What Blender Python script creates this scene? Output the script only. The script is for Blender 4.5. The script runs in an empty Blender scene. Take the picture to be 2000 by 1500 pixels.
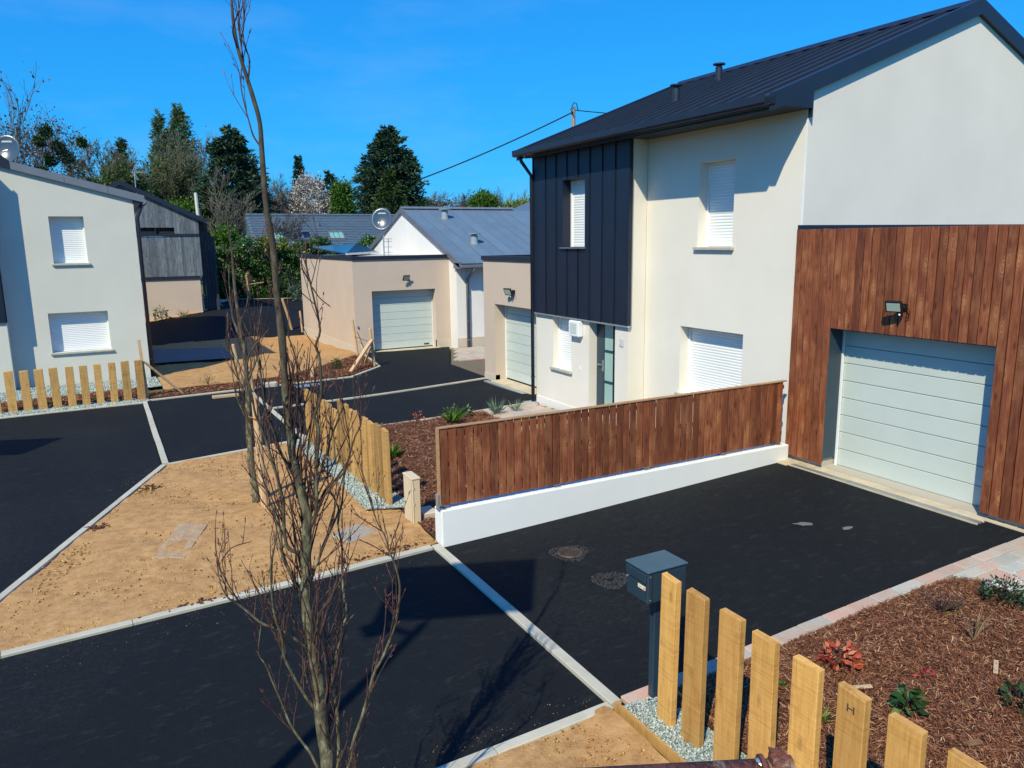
import bpy, bmesh, math, random
import numpy as np
from mathutils import Vector, Matrix, noise as mnoise
random.seed(7)
rng = np.random.default_rng(7)
sc = bpy.context.scene
COL = sc.collection
R = math.radians

# ---------------------------------------------------------------- camera
FX = 1484.7
yaw, pit, rol = R(28.277), R(10.728), R(-0.752)
fw = Vector((math.sin(yaw)*math.cos(pit), math.cos(yaw)*math.cos(pit), -math.sin(pit)))
rt = Vector((math.cos(yaw), -math.sin(yaw), 0))
up = rt.cross(fw)
r2 = math.cos(rol)*rt + math.sin(rol)*up
u2 = -math.sin(rol)*rt + math.cos(rol)*up
cam_d = bpy.data.cameras.new('camera')
cam = bpy.data.objects.new('camera', cam_d)
COL.objects.link(cam)
cam.matrix_world = Matrix(((r2.x, u2.x, -fw.x, 0), (r2.y, u2.y, -fw.y, 0), (r2.z, u2.z, -fw.z, 0), (0, 0, 0, 1)))
cam_d.sensor_width = 36
cam_d.lens = FX/2000*36
cam_d.clip_start = 0.05
cam_d.clip_end = 3000
sc.camera = cam

# ---------------------------------------------------------------- sky, sun, exposure
SUN_AZ, SUN_EL = 39.8, 44.7       # direction the light travels (from +X towards +Y), height
world = bpy.data.worlds.new('World')
sc.world = world
world.use_nodes = True
wn, wl = world.node_tree.nodes, world.node_tree.links
bg = wn['Background']
sky = wn.new('ShaderNodeTexSky')
sky.sky_type = 'NISHITA'
sky.sun_disc = False
sky.sun_elevation = R(SUN_EL)
sky.sun_rotation = R(230.2)
sky.altitude = 0
sky.air_density = 1.0
sky.dust_density = 0.25
sky.ozone_density = 2.6
# the camera's deep azure: one response curve per channel, x*c/(1+k*x), the same in every direction
def vm(op, a, b, c=None):
    n = wn.new('ShaderNodeVectorMath'); n.operation = op
    for i, v in enumerate((a, b, c)):
        if v is None: continue
        if isinstance(v, tuple): n.inputs[i].default_value = v
        else: wl.new(v, n.inputs[i])
    return n.outputs[0]
sky_num = vm('MULTIPLY', sky.outputs[0], (0.085, 1.22, 4.05))
sky_den = vm('MULTIPLY_ADD', sky.outputs[0], (0.0, 0.166, 0.37), (1.0, 1.0, 1.0))
sky_col = vm('DIVIDE', sky_num, sky_den)
# faint high cirrus: a broad thin veil all over the sky
tc = wn.new('ShaderNodeTexCoord')
mp = wn.new('ShaderNodeMapping'); mp.inputs['Scale'].default_value = (1.2, 1.0, 4.5); mp.inputs['Rotation'].default_value = (0.2, 0.25, 0.4)
wl.new(tc.outputs['Generated'], mp.inputs[0])
nz = wn.new('ShaderNodeTexNoise'); nz.inputs['Scale'].default_value = 2.2; nz.inputs['Detail'].default_value = 7; nz.inputs['Roughness'].default_value = 0.62
wl.new(mp.outputs[0], nz.inputs['Vector'])
rmp = wn.new('ShaderNodeMapRange'); rmp.inputs[1].default_value = 0.5; rmp.inputs[2].default_value = 0.9; rmp.inputs[3].default_value = 0; rmp.inputs[4].default_value = 0.20
wl.new(nz.outputs[0], rmp.inputs[0])
mx = wn.new('ShaderNodeMix'); mx.data_type = 'RGBA'
wl.new(rmp.outputs[0], mx.inputs[0])
wl.new(sky_col, mx.inputs[6]); mx.inputs[7].default_value = (4.2, 5.2, 6.6, 1)
wl.new(mx.outputs[2], bg.inputs[0])
bg.inputs[1].default_value = 0.122
sun_d = bpy.data.lights.new('sun', 'SUN')
sun_d.energy = 4.6
sun_d.angle = R(0.5)
sun_d.color = (1.0, 0.925, 0.70)
sun = bpy.data.objects.new('sun', sun_d)
COL.objects.link(sun)
LDIR = Vector((math.cos(R(SUN_AZ))*math.cos(R(SUN_EL)), math.sin(R(SUN_AZ))*math.cos(R(SUN_EL)), -math.sin(R(SUN_EL))))
sun.rotation_euler = LDIR.to_track_quat('-Z', 'Y').to_euler()
sun.location = (-20, -20, 25)
vs = sc.view_settings
vs.view_transform = 'Standard'; vs.look = 'None'; vs.exposure = 0.1; vs.gamma = 1.0; vs.use_curve_mapping = False
sc.cycles.max_bounces = 6; sc.cycles.diffuse_bounces = 3; sc.cycles.glossy_bounces = 3; sc.cycles.transparent_max_bounces = 8
sc.cycles.caustics_reflective = False; sc.cycles.caustics_refractive = False

# ---------------------------------------------------------------- materials
def lk(t, a, b): t.links.new(a, b)

def base_mat(name):
    m = bpy.data.materials.new(name); m.use_nodes = True
    t = m.node_tree
    return m, t, t.nodes['Principled BSDF']

def nd(t, kind, **kw):
    n = t.nodes.new('ShaderNode'+kind)
    for k, v in kw.items():
        if k.startswith('i_'): n.inputs[int(k[2:])].default_value = v
        else: setattr(n, k, v)
    return n

def coords(t, stretch=(1, 1, 1), rand=True, space='Object'):
    c = nd(t, 'TexCoord'); src = c.outputs[space]
    if rand:
        oi = nd(t, 'ObjectInfo'); mul = nd(t, 'VectorMath', operation='SCALE'); mul.inputs[0].default_value = (13.7, 7.3, 21.1)
        lk(t, oi.outputs['Random'], mul.inputs['Scale'])
        ad = nd(t, 'VectorMath', operation='ADD'); lk(t, src, ad.inputs[0]); lk(t, mul.outputs[0], ad.inputs[1]); src = ad.outputs[0]
    m = nd(t, 'Mapping'); m.inputs['Scale'].default_value = stretch
    lk(t, src, m.inputs[0])
    return m.outputs[0]

def noise(t, vec, scale, detail=4, rough=0.55):
    n = nd(t, 'TexNoise'); n.inputs['Scale'].default_value = scale; n.inputs['Detail'].default_value = detail; n.inputs['Roughness'].default_value = rough
    lk(t, vec, n.inputs['Vector']); return n.outputs[0]

def ramp(t, fac, stops):
    r = nd(t, 'ValToRGB'); e = r.color_ramp.elements
    while len(e) > 1: e.remove(e[-1])
    e[0].position = stops[0][0]; e[0].color = (*stops[0][1], 1)
    for p, c in stops[1:]:
        x = e.new(p); x.color = (*c, 1)
    lk(t, fac, r.inputs[0]); return r.outputs[0]

def mixc(t, f, a, b, mode='MIX'):
    m = nd(t, 'Mix', data_type='RGBA', blend_type=mode)
    for s, v in ((0, f), (6, a), (7, b)):
        if hasattr(v, 'links') or hasattr(v, 'is_linked'): lk(t, v, m.inputs[s])
        elif s == 0: m.inputs[0].default_value = v
        else: m.inputs[s].default_value = (*v, 1)
    return m.outputs[2]

def bump(t, bs, h, strength, dist=0.02, prev=None):
    b = nd(t, 'Bump'); b.inputs['Strength'].default_value = strength; b.inputs['Distance'].default_value = dist
    lk(t, h, b.inputs['Height'])
    if prev is not None: lk(t, prev, b.inputs['Normal'])
    lk(t, b.outputs[0], bs.inputs['Normal']); return b.outputs[0]

def randval(t, col, amt):
    oi = nd(t, 'ObjectInfo'); mr = nd(t, 'MapRange'); mr.inputs[3].default_value = 1-amt; mr.inputs[4].default_value = 1+amt
    lk(t, oi.outputs['Random'], mr.inputs[0])
    h = nd(t, 'HueSaturation'); lk(t, mr.outputs[0], h.inputs['Value']); lk(t, col, h.inputs['Color']); return h.outputs[0]

def simple(name, c, rough=0.6, metal=0.0, var=0.08, vscale=3.0, bstr=0.0, bscale=60, rnd=0.0, spec=0.5, detail=5, stretch=(1, 1, 1), dirt=None):
    m, t, bs = base_mat(name)
    v = coords(t, stretch, True)
    n = noise(t, v, vscale, detail)
    lo = tuple(max(0, x*(1-var)) for x in c); hi = tuple(min(1, x*(1+var)) for x in c)
    col = ramp(t, n, [(0.3, lo), (0.7, hi)])
    if dirt:
        dn = noise(t, v, dirt[1], 6, 0.65)
        f = nd(t, 'MapRange'); f.inputs[1].default_value = dirt[2]; f.inputs[2].default_value = dirt[2]+0.2; f.inputs[4].default_value = dirt[3]
        lk(t, dn, f.inputs[0]); col = mixc(t, f.outputs[0], col, dirt[0])
    if rnd: col = randval(t, col, rnd)
    lk(t, col, bs.inputs['Base Color'])
    bs.inputs['Roughness'].default_value = rough; bs.inputs['Metallic'].default_value = metal
    bs.inputs['Specular IOR Level'].default_value = spec
    if bstr: bump(t, bs, noise(t, v, bscale, 4), bstr)
    return m

def wood(name, dark, mid, light, rough=0.6, rnd=0.3, knots=True, axis=2, gscale=1.0, saw=0.0, blotch=None):
    m, t, bs = base_mat(name)
    st = [9.0*gscale]*3; st[axis] = 0.75*gscale
    v = coords(t, tuple(st), True)
    warp = noise(t, v, 1.2, 3)
    va = nd(t, 'VectorMath', operation='MULTIPLY_ADD'); lk(t, warp, va.inputs[0]); va.inputs[1].default_value = (1.6,)*3; lk(t, v, va.inputs[2])
    g = noise(t, va.outputs[0], 3.2, 6, 0.6)
    fine = noise(t, v, 14, 4, 0.7)
    col = ramp(t, g, [(0.30, dark), (0.48, mid), (0.68, light)])
    col = mixc(t, 0.25, col, ramp(t, fine, [(0.35, dark), (0.65, light)]))
    if knots:
        st2 = [7.5]*3; st2[axis] = 3.2
        v2 = coords(t, tuple(st2), True)
        vo = nd(t, 'TexVoronoi'); vo.inputs['Scale'].default_value = 1.0; lk(t, v2, vo.inputs['Vector'])
        k = nd(t, 'MapRange'); k.inputs[1].default_value = 0.05; k.inputs[2].default_value = 0.22; k.inputs[3].default_value = 0.75; k.inputs[4].default_value = 0
        lk(t, vo.outputs['Distance'], k.inputs[0])
        col = mixc(t, k.outputs[0], col, tuple(x*0.45 for x in dark))
    if blotch:
        st5 = [3.0]*3; st5[axis] = 1.5
        bn = noise(t, coords(t, tuple(st5), True), 1.5, 5, 0.6)
        for c_, lo, hi in ((blotch[0], 0.52, 0.68), (blotch[1], 0.46, 0.32)):
            f = nd(t, 'MapRange'); f.inputs[1].default_value = lo; f.inputs[2].default_value = hi; f.inputs[4].default_value = 0.36; lk(t, bn, f.inputs[0])
            col = mixc(t, f.outputs[0], col, c_)
        ringv = coords(t, (5.5, 5.5, 1.9), True)
        vo2 = nd(t, 'TexVoronoi'); vo2.inputs['Scale'].default_value = 1.0; lk(t, ringv, vo2.inputs['Vector'])
        wv = nd(t, 'Math', operation='SINE'); ml = nd(t, 'Math', operation='MULTIPLY'); ml.inputs[1].default_value = 75; lk(t, vo2.outputs['Distance'], ml.inputs[0]); lk(t, ml.outputs[0], wv.inputs[0])
        k2 = nd(t, 'MapRange'); k2.inputs[1].default_value = 0.32; k2.inputs[2].default_value = 0.10; k2.inputs[4].default_value = 1; lk(t, vo2.outputs['Distance'], k2.inputs[0])
        mm2 = nd(t, 'Math', operation='MULTIPLY'); wp = nd(t, 'MapRange'); wp.inputs[1].default_value = -1; wp.inputs[3].default_value = 0.1; wp.inputs[4].default_value = 0.75; lk(t, wv.outputs[0], wp.inputs[0]); lk(t, k2.outputs[0], mm2.inputs[0]); lk(t, wp.outputs[0], mm2.inputs[1])
        col = mixc(t, mm2.outputs[0], col, blotch[0])
    if saw:
        st3 = [2.0]*3; st3[axis] = 38.0
        sw = noise(t, coords(t, tuple(st3), True), 1.6, 4, 0.65)
        col = mixc(t, saw, col, ramp(t, sw, [(0.32, tuple(x*0.8 for x in dark)), (0.46, mid), (0.7, light)]))
        bl = noise(t, coords(t, (2.2, 2.2, 1.6), True), 1.8, 5, 0.62)
        f = nd(t, 'MapRange'); f.inputs[1].default_value = 0.56; f.inputs[2].default_value = 0.76; f.inputs[4].default_value = 0.55; lk(t, bl, f.inputs[0])
        col = mixc(t, f.outputs[0], col, tuple(x*0.85 for x in dark))
        st4 = [34.0]*3; st4[axis] = 0.9
        ck = noise(t, coords(t, tuple(st4), True), 1.0, 2, 0.5)
        f = nd(t, 'MapRange'); f.inputs[1].default_value = 0.72; f.inputs[2].default_value = 0.76; f.inputs[4].default_value = 0.8; lk(t, ck, f.inputs[0])
        col = mixc(t, f.outputs[0], col, tuple(x*0.35 for x in dark))
    if rnd:
        oi = nd(t, 'ObjectInfo')
        tint = ramp(t, oi.outputs['Random'], [(0, tuple(1-rnd*x for x in (1.0, 1.05, 1.0))), (0.5, (1, 1, 1)), (1, tuple(1+rnd*x for x in (0.75, 0.85, 0.8)))])
        col = mixc(t, 1.0, col, tint, 'MULTIPLY')
    lk(t, col, bs.inputs['Base Color']); bs.inputs['Roughness'].default_value = rough
    bs.inputs['Specular IOR Level'].default_value = 0.35
    bump(t, bs, g, 0.35, 0.01)
    return m

def asphalt_mat():
    m, t, bs = base_mat('asphalt')
    v = coords(t, (1, 1, 1), False)
    agg = noise(t, v, 150, 2, 0.6)
    big = noise(t, v, 0.55, 5, 0.6)
    mid = noise(t, v, 7, 6, 0.7)
    col = ramp(t, big, [(0.3, (0.0058, 0.0088, 0.0120)), (0.7, (0.0105, 0.0135, 0.0165))])
    col = mixc(t, 0.4, col, ramp(t, mid, [(0.33, (0.0045, 0.0065, 0.0085)), (0.68, (0.0135, 0.0165, 0.0195))]))
    col = mixc(t, 0.45, col, ramp(t, agg, [(0.35, (0.005, 0.0055, 0.0065)), (0.6, (0.0095, 0.0115, 0.0135)), (0.75, (0.046, 0.049, 0.052))]))
    # dusty scuffs and dried drips
    sv = coords(t, (1.0, 2.4, 1), False)
    s = noise(t, sv, 5.0, 8, 0.75)
    f = nd(t, 'MapRange'); f.inputs[1].default_value = 0.55; f.inputs[2].default_value = 0.72; f.inputs[4].default_value = 0.46
    lk(t, s, f.inputs[0])
    col = mixc(t, f.outputs[0], col, (0.052, 0.053, 0.054))
    d = noise(t, v, 0.28, 4, 0.5); d2 = noise(t, v, 22, 3, 0.7)
    mm = nd(t, 'Math', operation='MULTIPLY'); lk(t, d, mm.inputs[0]); lk(t, d2, mm.inputs[1])
    f2 = nd(t, 'MapRange'); f2.inputs[1].default_value = 0.255; f2.inputs[2].default_value = 0.36; f2.inputs[4].default_value = 0.28; lk(t, mm.outputs[0], f2.inputs[0])
    col = mixc(t, f2.outputs[0], col, (0.030, 0.030, 0.029))
    lk(t, col, bs.inputs['Base Color'])
    rr = nd(t, 'MapRange'); rr.inputs[3].default_value = 0.70; rr.inputs[4].default_value = 0.95; lk(t, mid, rr.inputs[0]); lk(t, rr.outputs[0], bs.inputs['Roughness'])
    bs.inputs['Specular IOR Level'].default_value = 0.16
    b = bump(t, bs, agg, 0.6, 0.006); bump(t, bs, mid, 0.25, 0.02, b)
    return m

def soil_mat():
    m, t, bs = base_mat('sandy_soil')
    v = coords(t, (1, 1, 1), False)
    n1 = noise(t, v, 0.8, 6, 0.6); n2 = noise(t, v, 7, 6, 0.7); n3 = noise(t, v, 45, 4, 0.7)
    col = ramp(t, n1, [(0.3, (0.43, 0.232, 0.092)), (0.7, (0.52, 0.305, 0.132))])
    col = mixc(t, 0.45, col, ramp(t, n2, [(0.36, (0.25, 0.130, 0.052)), (0.5, (0.46, 0.264, 0.108)), (0.64, (0.61, 0.385, 0.180))]))
    f = nd(t, 'MapRange'); f.inputs[1].default_value = 0.60; f.inputs[2].default_value = 0.72; f.inputs[4].default_value = 0.6; lk(t, n3, f.inputs[0])
    col = mixc(t, f.outputs[0], col, (0.20, 0.105, 0.045))
    lk(t, col, bs.inputs['Base Color']); bs.inputs['Roughness'].default_value = 0.95; bs.inputs['Specular IOR Level'].default_value = 0.15
    b = bump(t, bs, n2, 0.6, 0.03); bump(t, bs, n3, 0.5, 0.012, b)
    return m

def paver_mat(name, a, b, c):
    m, t, bs = base_mat(name)
    v = coords(t, (1, 1, 1), True)
    n = noise(t, v, 5.5, 5, 0.6); n2 = noise(t, v, 60, 4, 0.7)
    col = ramp(t, n, [(0.34, a), (0.5, b), (0.64, c)])
    col = mixc(t, 0.25, col, ramp(t, n2, [(0.35, tuple(x*.6 for x in b)), (0.65, tuple(min(1, x*1.25) for x in b))]))
    col = randval(t, col, 0.12); lk(t, col, bs.inputs['Base Color']); bs.inputs['Roughness'].default_value = 0.88; bs.inputs['Specular IOR Level'].default_value = 0.2
    bump(t, bs, n2, 0.35, 0.004); return m

def island_mat(name, stops, rough=0.85, trans=0.0, spec=0.3):
    m, t, bs = base_mat(name)
    ge = nd(t, 'NewGeometry')
    col = ramp(t, ge.outputs['Random Per Island'], stops)
    lk(t, col, bs.inputs['Base Color']); bs.inputs['Roughness'].default_value = rough; bs.inputs['Specular IOR Level'].default_value = spec
    if trans:
        tr = nd(t, 'BsdfTranslucent'); lk(t, col, tr.inputs[0])
        ms = nd(t, 'MixShader'); ms.inputs[0].default_value = trans
        out = t.nodes['Material Output']
        lk(t, bs.outputs[0], ms.inputs[1]); lk(t, tr.outputs[0], ms.inputs[2]); lk(t, ms.outputs[0], out.inputs[0])
    return m

def bark_mat(name, a, b, c, young=False):
    m, t, bs = base_mat(name)
    v = coords(t, (3, 3, 1.2), False)
    n = noise(t, v, 9, 6, 0.65); n2 = noise(t, v, 40, 4, 0.6)
    col = ramp(t, n, [(0.32, a), (0.5, b), (0.68, c)])
    if young:   # younger wood towards the top is darker and redder
        sp = nd(t, 'SeparateXYZ'); lk(t, nd(t, 'TexCoord').outputs['Object'], sp.inputs[0])
        f = nd(t, 'MapRange'); f.inputs[1].default_value = 2.0; f.inputs[2].default_value = 3.5; f.inputs[4].default_value = 0.75; lk(t, sp.outputs[2], f.inputs[0])
        col = mixc(t, f.outputs[0], col, (0.062, 0.043, 0.037))
        nn_ = noise(t, coords(t, (1.5, 1.5, 14), False), 2.0, 4, 0.6); f = nd(t, 'MapRange'); f.inputs[1].default_value = 0.58; f.inputs[2].default_value = 0.70; f.inputs[4].default_value = 0.6; lk(t, nn_, f.inputs[0])
        col = mixc(t, f.outputs[0], col, a)
    lk(t, col, bs.inputs['Base Color']); bs.inputs['Roughness'].default_value = 0.85; bs.inputs['Specular IOR Level'].default_value = 0.2
    bump(t, bs, n2, 0.5, 0.006); return m

def stain_wall(name, c, top=(1, 1, 1)):
    return simple(name, c, 0.92, 0, 0.035, 0.9, 0.22, 220, spec=0.15, dirt=(tuple(x*0.93 for x in c), 0.5, 0.5, 0.5))

M = dict(
    white=stain_wall('cream_render', (0.80, 0.750, 0.665)),
    white2=stain_wall('white_render', (0.83, 0.80, 0.76)),
    leftwall=stain_wall('pale_grey_render', (0.64, 0.635, 0.56)),
    tan=stain_wall('tan_render', (0.60, 0.480, 0.385)),
    lowwall=stain_wall('white_low_wall_render', (0.84, 0.83, 0.78)),
    plinth=stain_wall('pale_plinth', (0.60, 0.52, 0.42)),
    block=stain_wall('grey_block', (0.47, 0.43, 0.36)),
    asphalt=asphalt_mat(), soil=soil_mat(),
    vent_grey=simple('pale_vent_metal', (0.30, 0.36, 0.38), 0.5, 0, 0.06, 3),
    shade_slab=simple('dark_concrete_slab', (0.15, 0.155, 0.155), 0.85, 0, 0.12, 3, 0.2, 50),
    kerb=simple('kerb_concrete', (0.49, 0.46, 0.365), 0.85, 0, 0.10, 6, 0.25, 90, rnd=0.06, dirt=((0.38, 0.34, 0.26), 3, 0.55, 0.5)),
    slab=simple('concrete_slab', (0.56, 0.47, 0.33), 0.85, 0, 0.14, 4, 0.25, 60, dirt=((0.33, 0.25, 0.16), 2.5, 0.52, 0.5)),
    grey_slab=simple('grey_concrete', (0.28, 0.30, 0.31), 0.85, 0, 0.10, 5, 0.2, 60),
    dark_clad=simple('dark_metal_cladding', (0.0075, 0.0135, 0.030), 0.45, 0.0, 0.15, 1.5, 0.05, 30, rnd=0.10, spec=0.5),
    dark_roof=simple('dark_metal_roof', (0.021, 0.028, 0.043), 0.42, 0.0, 0.12, 2, 0.04, 30, rnd=0.05),
    dark_trim=simple('dark_trim', (0.016, 0.021, 0.036), 0.40, 0.0, 0.1, 3),
    grey_roof=simple('grey_metal_roof', (0.125, 0.185, 0.245), 0.50, 0.0, 0.08, 1.2, 0.05, 30, rnd=0.05),
    grey_trim=simple('grey_zinc_trim', (0.14, 0.155, 0.185), 0.45, 0.0, 0.08, 3),
    blue_trim=simple('pale_zinc_verge', (0.16, 0.185, 0.225), 0.5, 0.0, 0.06, 3),
    slate=simple('slate_roof_tiles', (0.085, 0.130, 0.180), 0.6, 0, 0.12, 8, 0.15, 40, rnd=0.10),
    reveal=simple('slate_blue_reveal', (0.030, 0.052, 0.075), 0.45, 0, 0.08, 3),
    doorp=simple('pale_grey_door_panel', (0.55, 0.615, 0.575), 0.45, 0, 0.035, 1.5, 0.05, 120, rnd=0.02),
    shutter=simple('white_shutter', (0.83, 0.84, 0.84), 0.35, 0, 0.02, 2),
    sill=simple('stone_sill', (0.45, 0.44, 0.37), 0.8, 0, 0.1, 8, 0.1, 60),
    front_door=simple('blue_front_door', (0.024, 0.050, 0.080), 0.35, 0, 0.06, 3),
    frost=simple('frosted_glass', (0.33, 0.52, 0.46), 0.18, 0, 0.08, 1.5, spec=0.6),
    steel=simple('galvanised_steel', (0.50, 0.54, 0.56), 0.38, 0.7, 0.12, 12),
    black=simple('black_plastic', (0.012, 0.013, 0.015), 0.4),
    glass_pane=simple('lamp_glass', (0.42, 0.52, 0.46), 0.12, 0, 0.05, 4, spec=0.8),
    mailbox=simple('anthracite_mailbox', (0.020, 0.043, 0.066), 0.42, 0, 0.08, 4, 0.08, 140),
    mailtop=simple('anthracite_mailbox_lid', (0.055, 0.105, 0.125), 0.38, 0, 0.1, 6, 0.08, 140),
    label=simple('cream_label', (0.78, 0.70, 0.52), 0.5), red=simple('red_dot', (0.45, 0.03, 0.03), 0.5),
    ink=simple('dark_ink', (0.05, 0.045, 0.04), 0.7),
    bollard=simple('cream_cabinet', (0.70, 0.56, 0.38), 0.55, 0, 0.04, 3),
    stained=wood('red_brown_stained_wood', (0.100, 0.026, 0.012), (0.205, 0.058, 0.024), (0.31, 0.103, 0.043), 0.55, 0.34, blotch=((0.46, 0.20, 0.085), (0.110, 0.034, 0.024))),
    stained_top=wood('pale_cap_wood', (0.30, 0.15, 0.07), (0.42, 0.23, 0.11), (0.52, 0.31, 0.17), 0.6, 0.15, False, 0),  # paler wood of the fence cap rail and end board
    pale=wood('pale_larch', (0.37, 0.170, 0.040), (0.60, 0.315, 0.083), (0.70, 0.42, 0.138), 0.7, 0.24, True, 2, 0.8, 0.38),
    pale_old=wood('weathered_larch', (0.22, 0.125, 0.045), (0.50, 0.275, 0.085), (0.62, 0.38, 0.14), 0.75, 0.34, True, 2, 0.8, 0.40),
    stakew=wood('peeled_stake', (0.42, 0.24, 0.11), (0.60, 0.38, 0.20), (0.72, 0.50, 0.29), 0.7, 0.15, True),
    greywood=wood('weathered_grey_boards', (0.055, 0.068, 0.080), (0.120, 0.145, 0.165), (0.25, 0.28, 0.30), 0.8, 0.28, True),
    shadewood=wood('shaded_weathered_boards', (0.02, 0.026, 0.036), (0.045, 0.055, 0.072), (0.075, 0.09, 0.11), 0.8, 0.2, True),  # weathered side boards, the shade on them put into the dark tone
    paver=paver_mat('paver', (0.44, 0.43, 0.37), (0.50, 0.42, 0.34), (0.53, 0.35, 0.27)),
    paver_b=paver_mat('paver_rose', (0.47, 0.40, 0.33), (0.54, 0.37, 0.29), (0.56, 0.31, 0.23)),
    paver_c=paver_mat('paver_grey', (0.36, 0.385, 0.345), (0.43, 0.43, 0.38), (0.50, 0.41, 0.33)),
    joint=simple('paving_joint', (0.16, 0.12, 0.08), 0.95),
    iron=simple('cast_iron', (0.055, 0.046, 0.040), 0.6, 0.2, 0.3, 20, 0.3, 60, dirt=((0.17, 0.095, 0.05), 9, 0.45, 0.8)),
    chips=simple('broken_tarmac', (0.033, 0.033, 0.033), 0.8, 0, 0.3, 20, 0.4, 60),
    terrain=simple('far_ground', (0.10, 0.12, 0.045), 0.95, 0, 0.4, 0.5, 0.2, 10),
    bedbase=simple('mulch_base', (0.085, 0.032, 0.015), 0.95, 0, 0.35, 14, 0.6, 40),
    mulch=island_mat('bark_mulch', [(0, (0.065, 0.020, 0.010)), (0.35, (0.165, 0.058, 0.028)), (0.7, (0.26, 0.105, 0.052)), (0.92, (0.37, 0.19, 0.10)), (1, (0.52, 0.35, 0.21))], 0.9),
    gravel=island_mat('pale_gravel', [(0, (0.14, 0.19, 0.18)), (0.4, (0.29, 0.37, 0.35)), (0.75, (0.43, 0.50, 0.46)), (0.92, (0.62, 0.63, 0.56)), (1, (0.42, 0.22, 0.11))], 0.85),
    gravbase=simple('gravel_base', (0.33, 0.37, 0.36), 0.95, 0, 0.4, 40, 0.6, 60),
    clod=island_mat('soil_clods', [(0, (0.28, 0.15, 0.05)), (0.6, (0.44, 0.27, 0.09)), (1, (0.54, 0.37, 0.16))], 0.95),
    bark=bark_mat('young_tree_bark', (0.040, 0.034, 0.024), (0.120, 0.108, 0.066), (0.29, 0.29, 0.18), True),
    twig=bark_mat('twig_bark', (0.035, 0.022, 0.020), (0.075, 0.042, 0.036), (0.13, 0.085, 0.065)),
    bud=simple('red_buds', (0.135, 0.045, 0.038), 0.6, 0, 0.3, 20),
    farbark=bark_mat('far_bark', (0.06, 0.05, 0.04), (0.11, 0.095, 0.075), (0.17, 0.15, 0.12)),
    palebark=bark_mat('grey_twig_bark', (0.075, 0.066, 0.052), (0.135, 0.122, 0.095), (0.20, 0.185, 0.15)),
    leaf_con=island_mat('dark_conifer_needles', [(0, (0.008, 0.023, 0.019)), (0.45, (0.019, 0.052, 0.032)), (0.8, (0.042, 0.095, 0.043)), (1, (0.085, 0.135, 0.05))], 0.8, 0.10),
    leaf_mid=island_mat('mid_green_conifer', [(0, (0.015, 0.036, 0.012)), (0.5, (0.036, 0.078, 0.018)), (1, (0.085, 0.135, 0.028))], 0.8, 0.18),
    leaf_hedge=island_mat('laurel_leaves', [(0, (0.012, 0.038, 0.010)), (0.5, (0.030, 0.090, 0.017)), (0.85, (0.080, 0.180, 0.030)), (1, (0.19, 0.29, 0.08))], 0.45, 0.22, 0.6),
    leaf_lime=island_mat('fresh_green_leaves', [(0, (0.030, 0.085, 0.010)), (0.5, (0.070, 0.165, 0.016)), (1, (0.14, 0.25, 0.035))], 0.6, 0.28),
    leaf_yel=island_mat('yellow_green_leaves', [(0, (0.08, 0.13, 0.02)), (0.6, (0.19, 0.25, 0.05)), (1, (0.33, 0.36, 0.09))], 0.5, 0.25),
    leaf_will=island_mat('budding_foliage', [(0, (0.040, 0.080, 0.020)), (0.6, (0.095, 0.155, 0.038)), (1, (0.19, 0.24, 0.09))], 0.8, 0.25),
    leaf_brown=island_mat('old_brown_leaves', [(0, (0.06, 0.038, 0.026)), (0.6, (0.145, 0.085, 0.055)), (1, (0.22, 0.15, 0.11))], 0.8, 0.2),
    blossom=island_mat('white_blossom', [(0, (0.34, 0.32, 0.28)), (0.4, (0.60, 0.59, 0.55)), (1, (0.82, 0.81, 0.78))], 0.8, 0.3),
    leaf_red=island_mat('red_leaves', [(0, (0.32, 0.035, 0.025)), (0.5, (0.56, 0.13, 0.06)), (1, (0.70, 0.30, 0.16))], 0.5, 0.3),
    leaf_pink=island_mat('pink_red_leaves', [(0, (0.35, 0.02, 0.05)), (1, (0.55, 0.08, 0.08))], 0.5, 0.3),
    leaf_dark=island_mat('dark_shrub_leaves', [(0, (0.012, 0.030, 0.016)), (0.6, (0.030, 0.068, 0.028)), (1, (0.07, 0.12, 0.05))], 0.5, 0.2),
    leaf_blue=island_mat('blue_green_leaves', [(0, (0.06, 0.11, 0.075)), (1, (0.20, 0.28, 0.19))], 0.7, 0.2),
    drystem=island_mat('dry_stems', [(0, (0.12, 0.075, 0.04)), (1, (0.30, 0.21, 0.12))], 0.9),
    petal=island_mat('white_petals', [(0, (0.72, 0.72, 0.68)), (1, (0.85, 0.85, 0.82))], 0.6, 0.3),
    solar=simple('blue_solar_glass', (0.02, 0.055, 0.13), 0.15, 0, 0.15, 6, spec=0.8),
    alu=simple('aluminium', (0.55, 0.57, 0.58), 0.4, 0.6),
    dish=simple('grey_blue_dish', (0.050, 0.085, 0.135), 0.24, 0.0, 0.06, 3, spec=0.4),
    sky_glass=simple('skylight_glass', (0.20, 0.42, 0.37), 0.15, 0, 0.25, 5, spec=0.9),
    dark_glass=simple('dark_glass', (0.015, 0.022, 0.04), 0.08, 0, 0.1, 3, spec=0.9),
    membrane=simple('black_membrane', (0.012, 0.012, 0.013), 0.8),
    conc_pole=simple('concrete_pole', (0.33, 0.27, 0.22), 0.9, 0, 0.12, 4, 0.2, 40),
    cable=simple('black_cable', (0.012, 0.014, 0.02), 0.5),
    white_pipe=simple('pale_flue_pipe', (0.62, 0.63, 0.58), 0.6),
    rust=simple('rusty_iron', (0.135, 0.045, 0.030), 0.75, 0.1, 0.4, 14, 0.5, 70, dirt=((0.52, 0.40, 0.28), 16, 0.54, 0.9)),
    tie=simple('rubber_tie', (0.26, 0.11, 0.04), 0.7),
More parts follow.
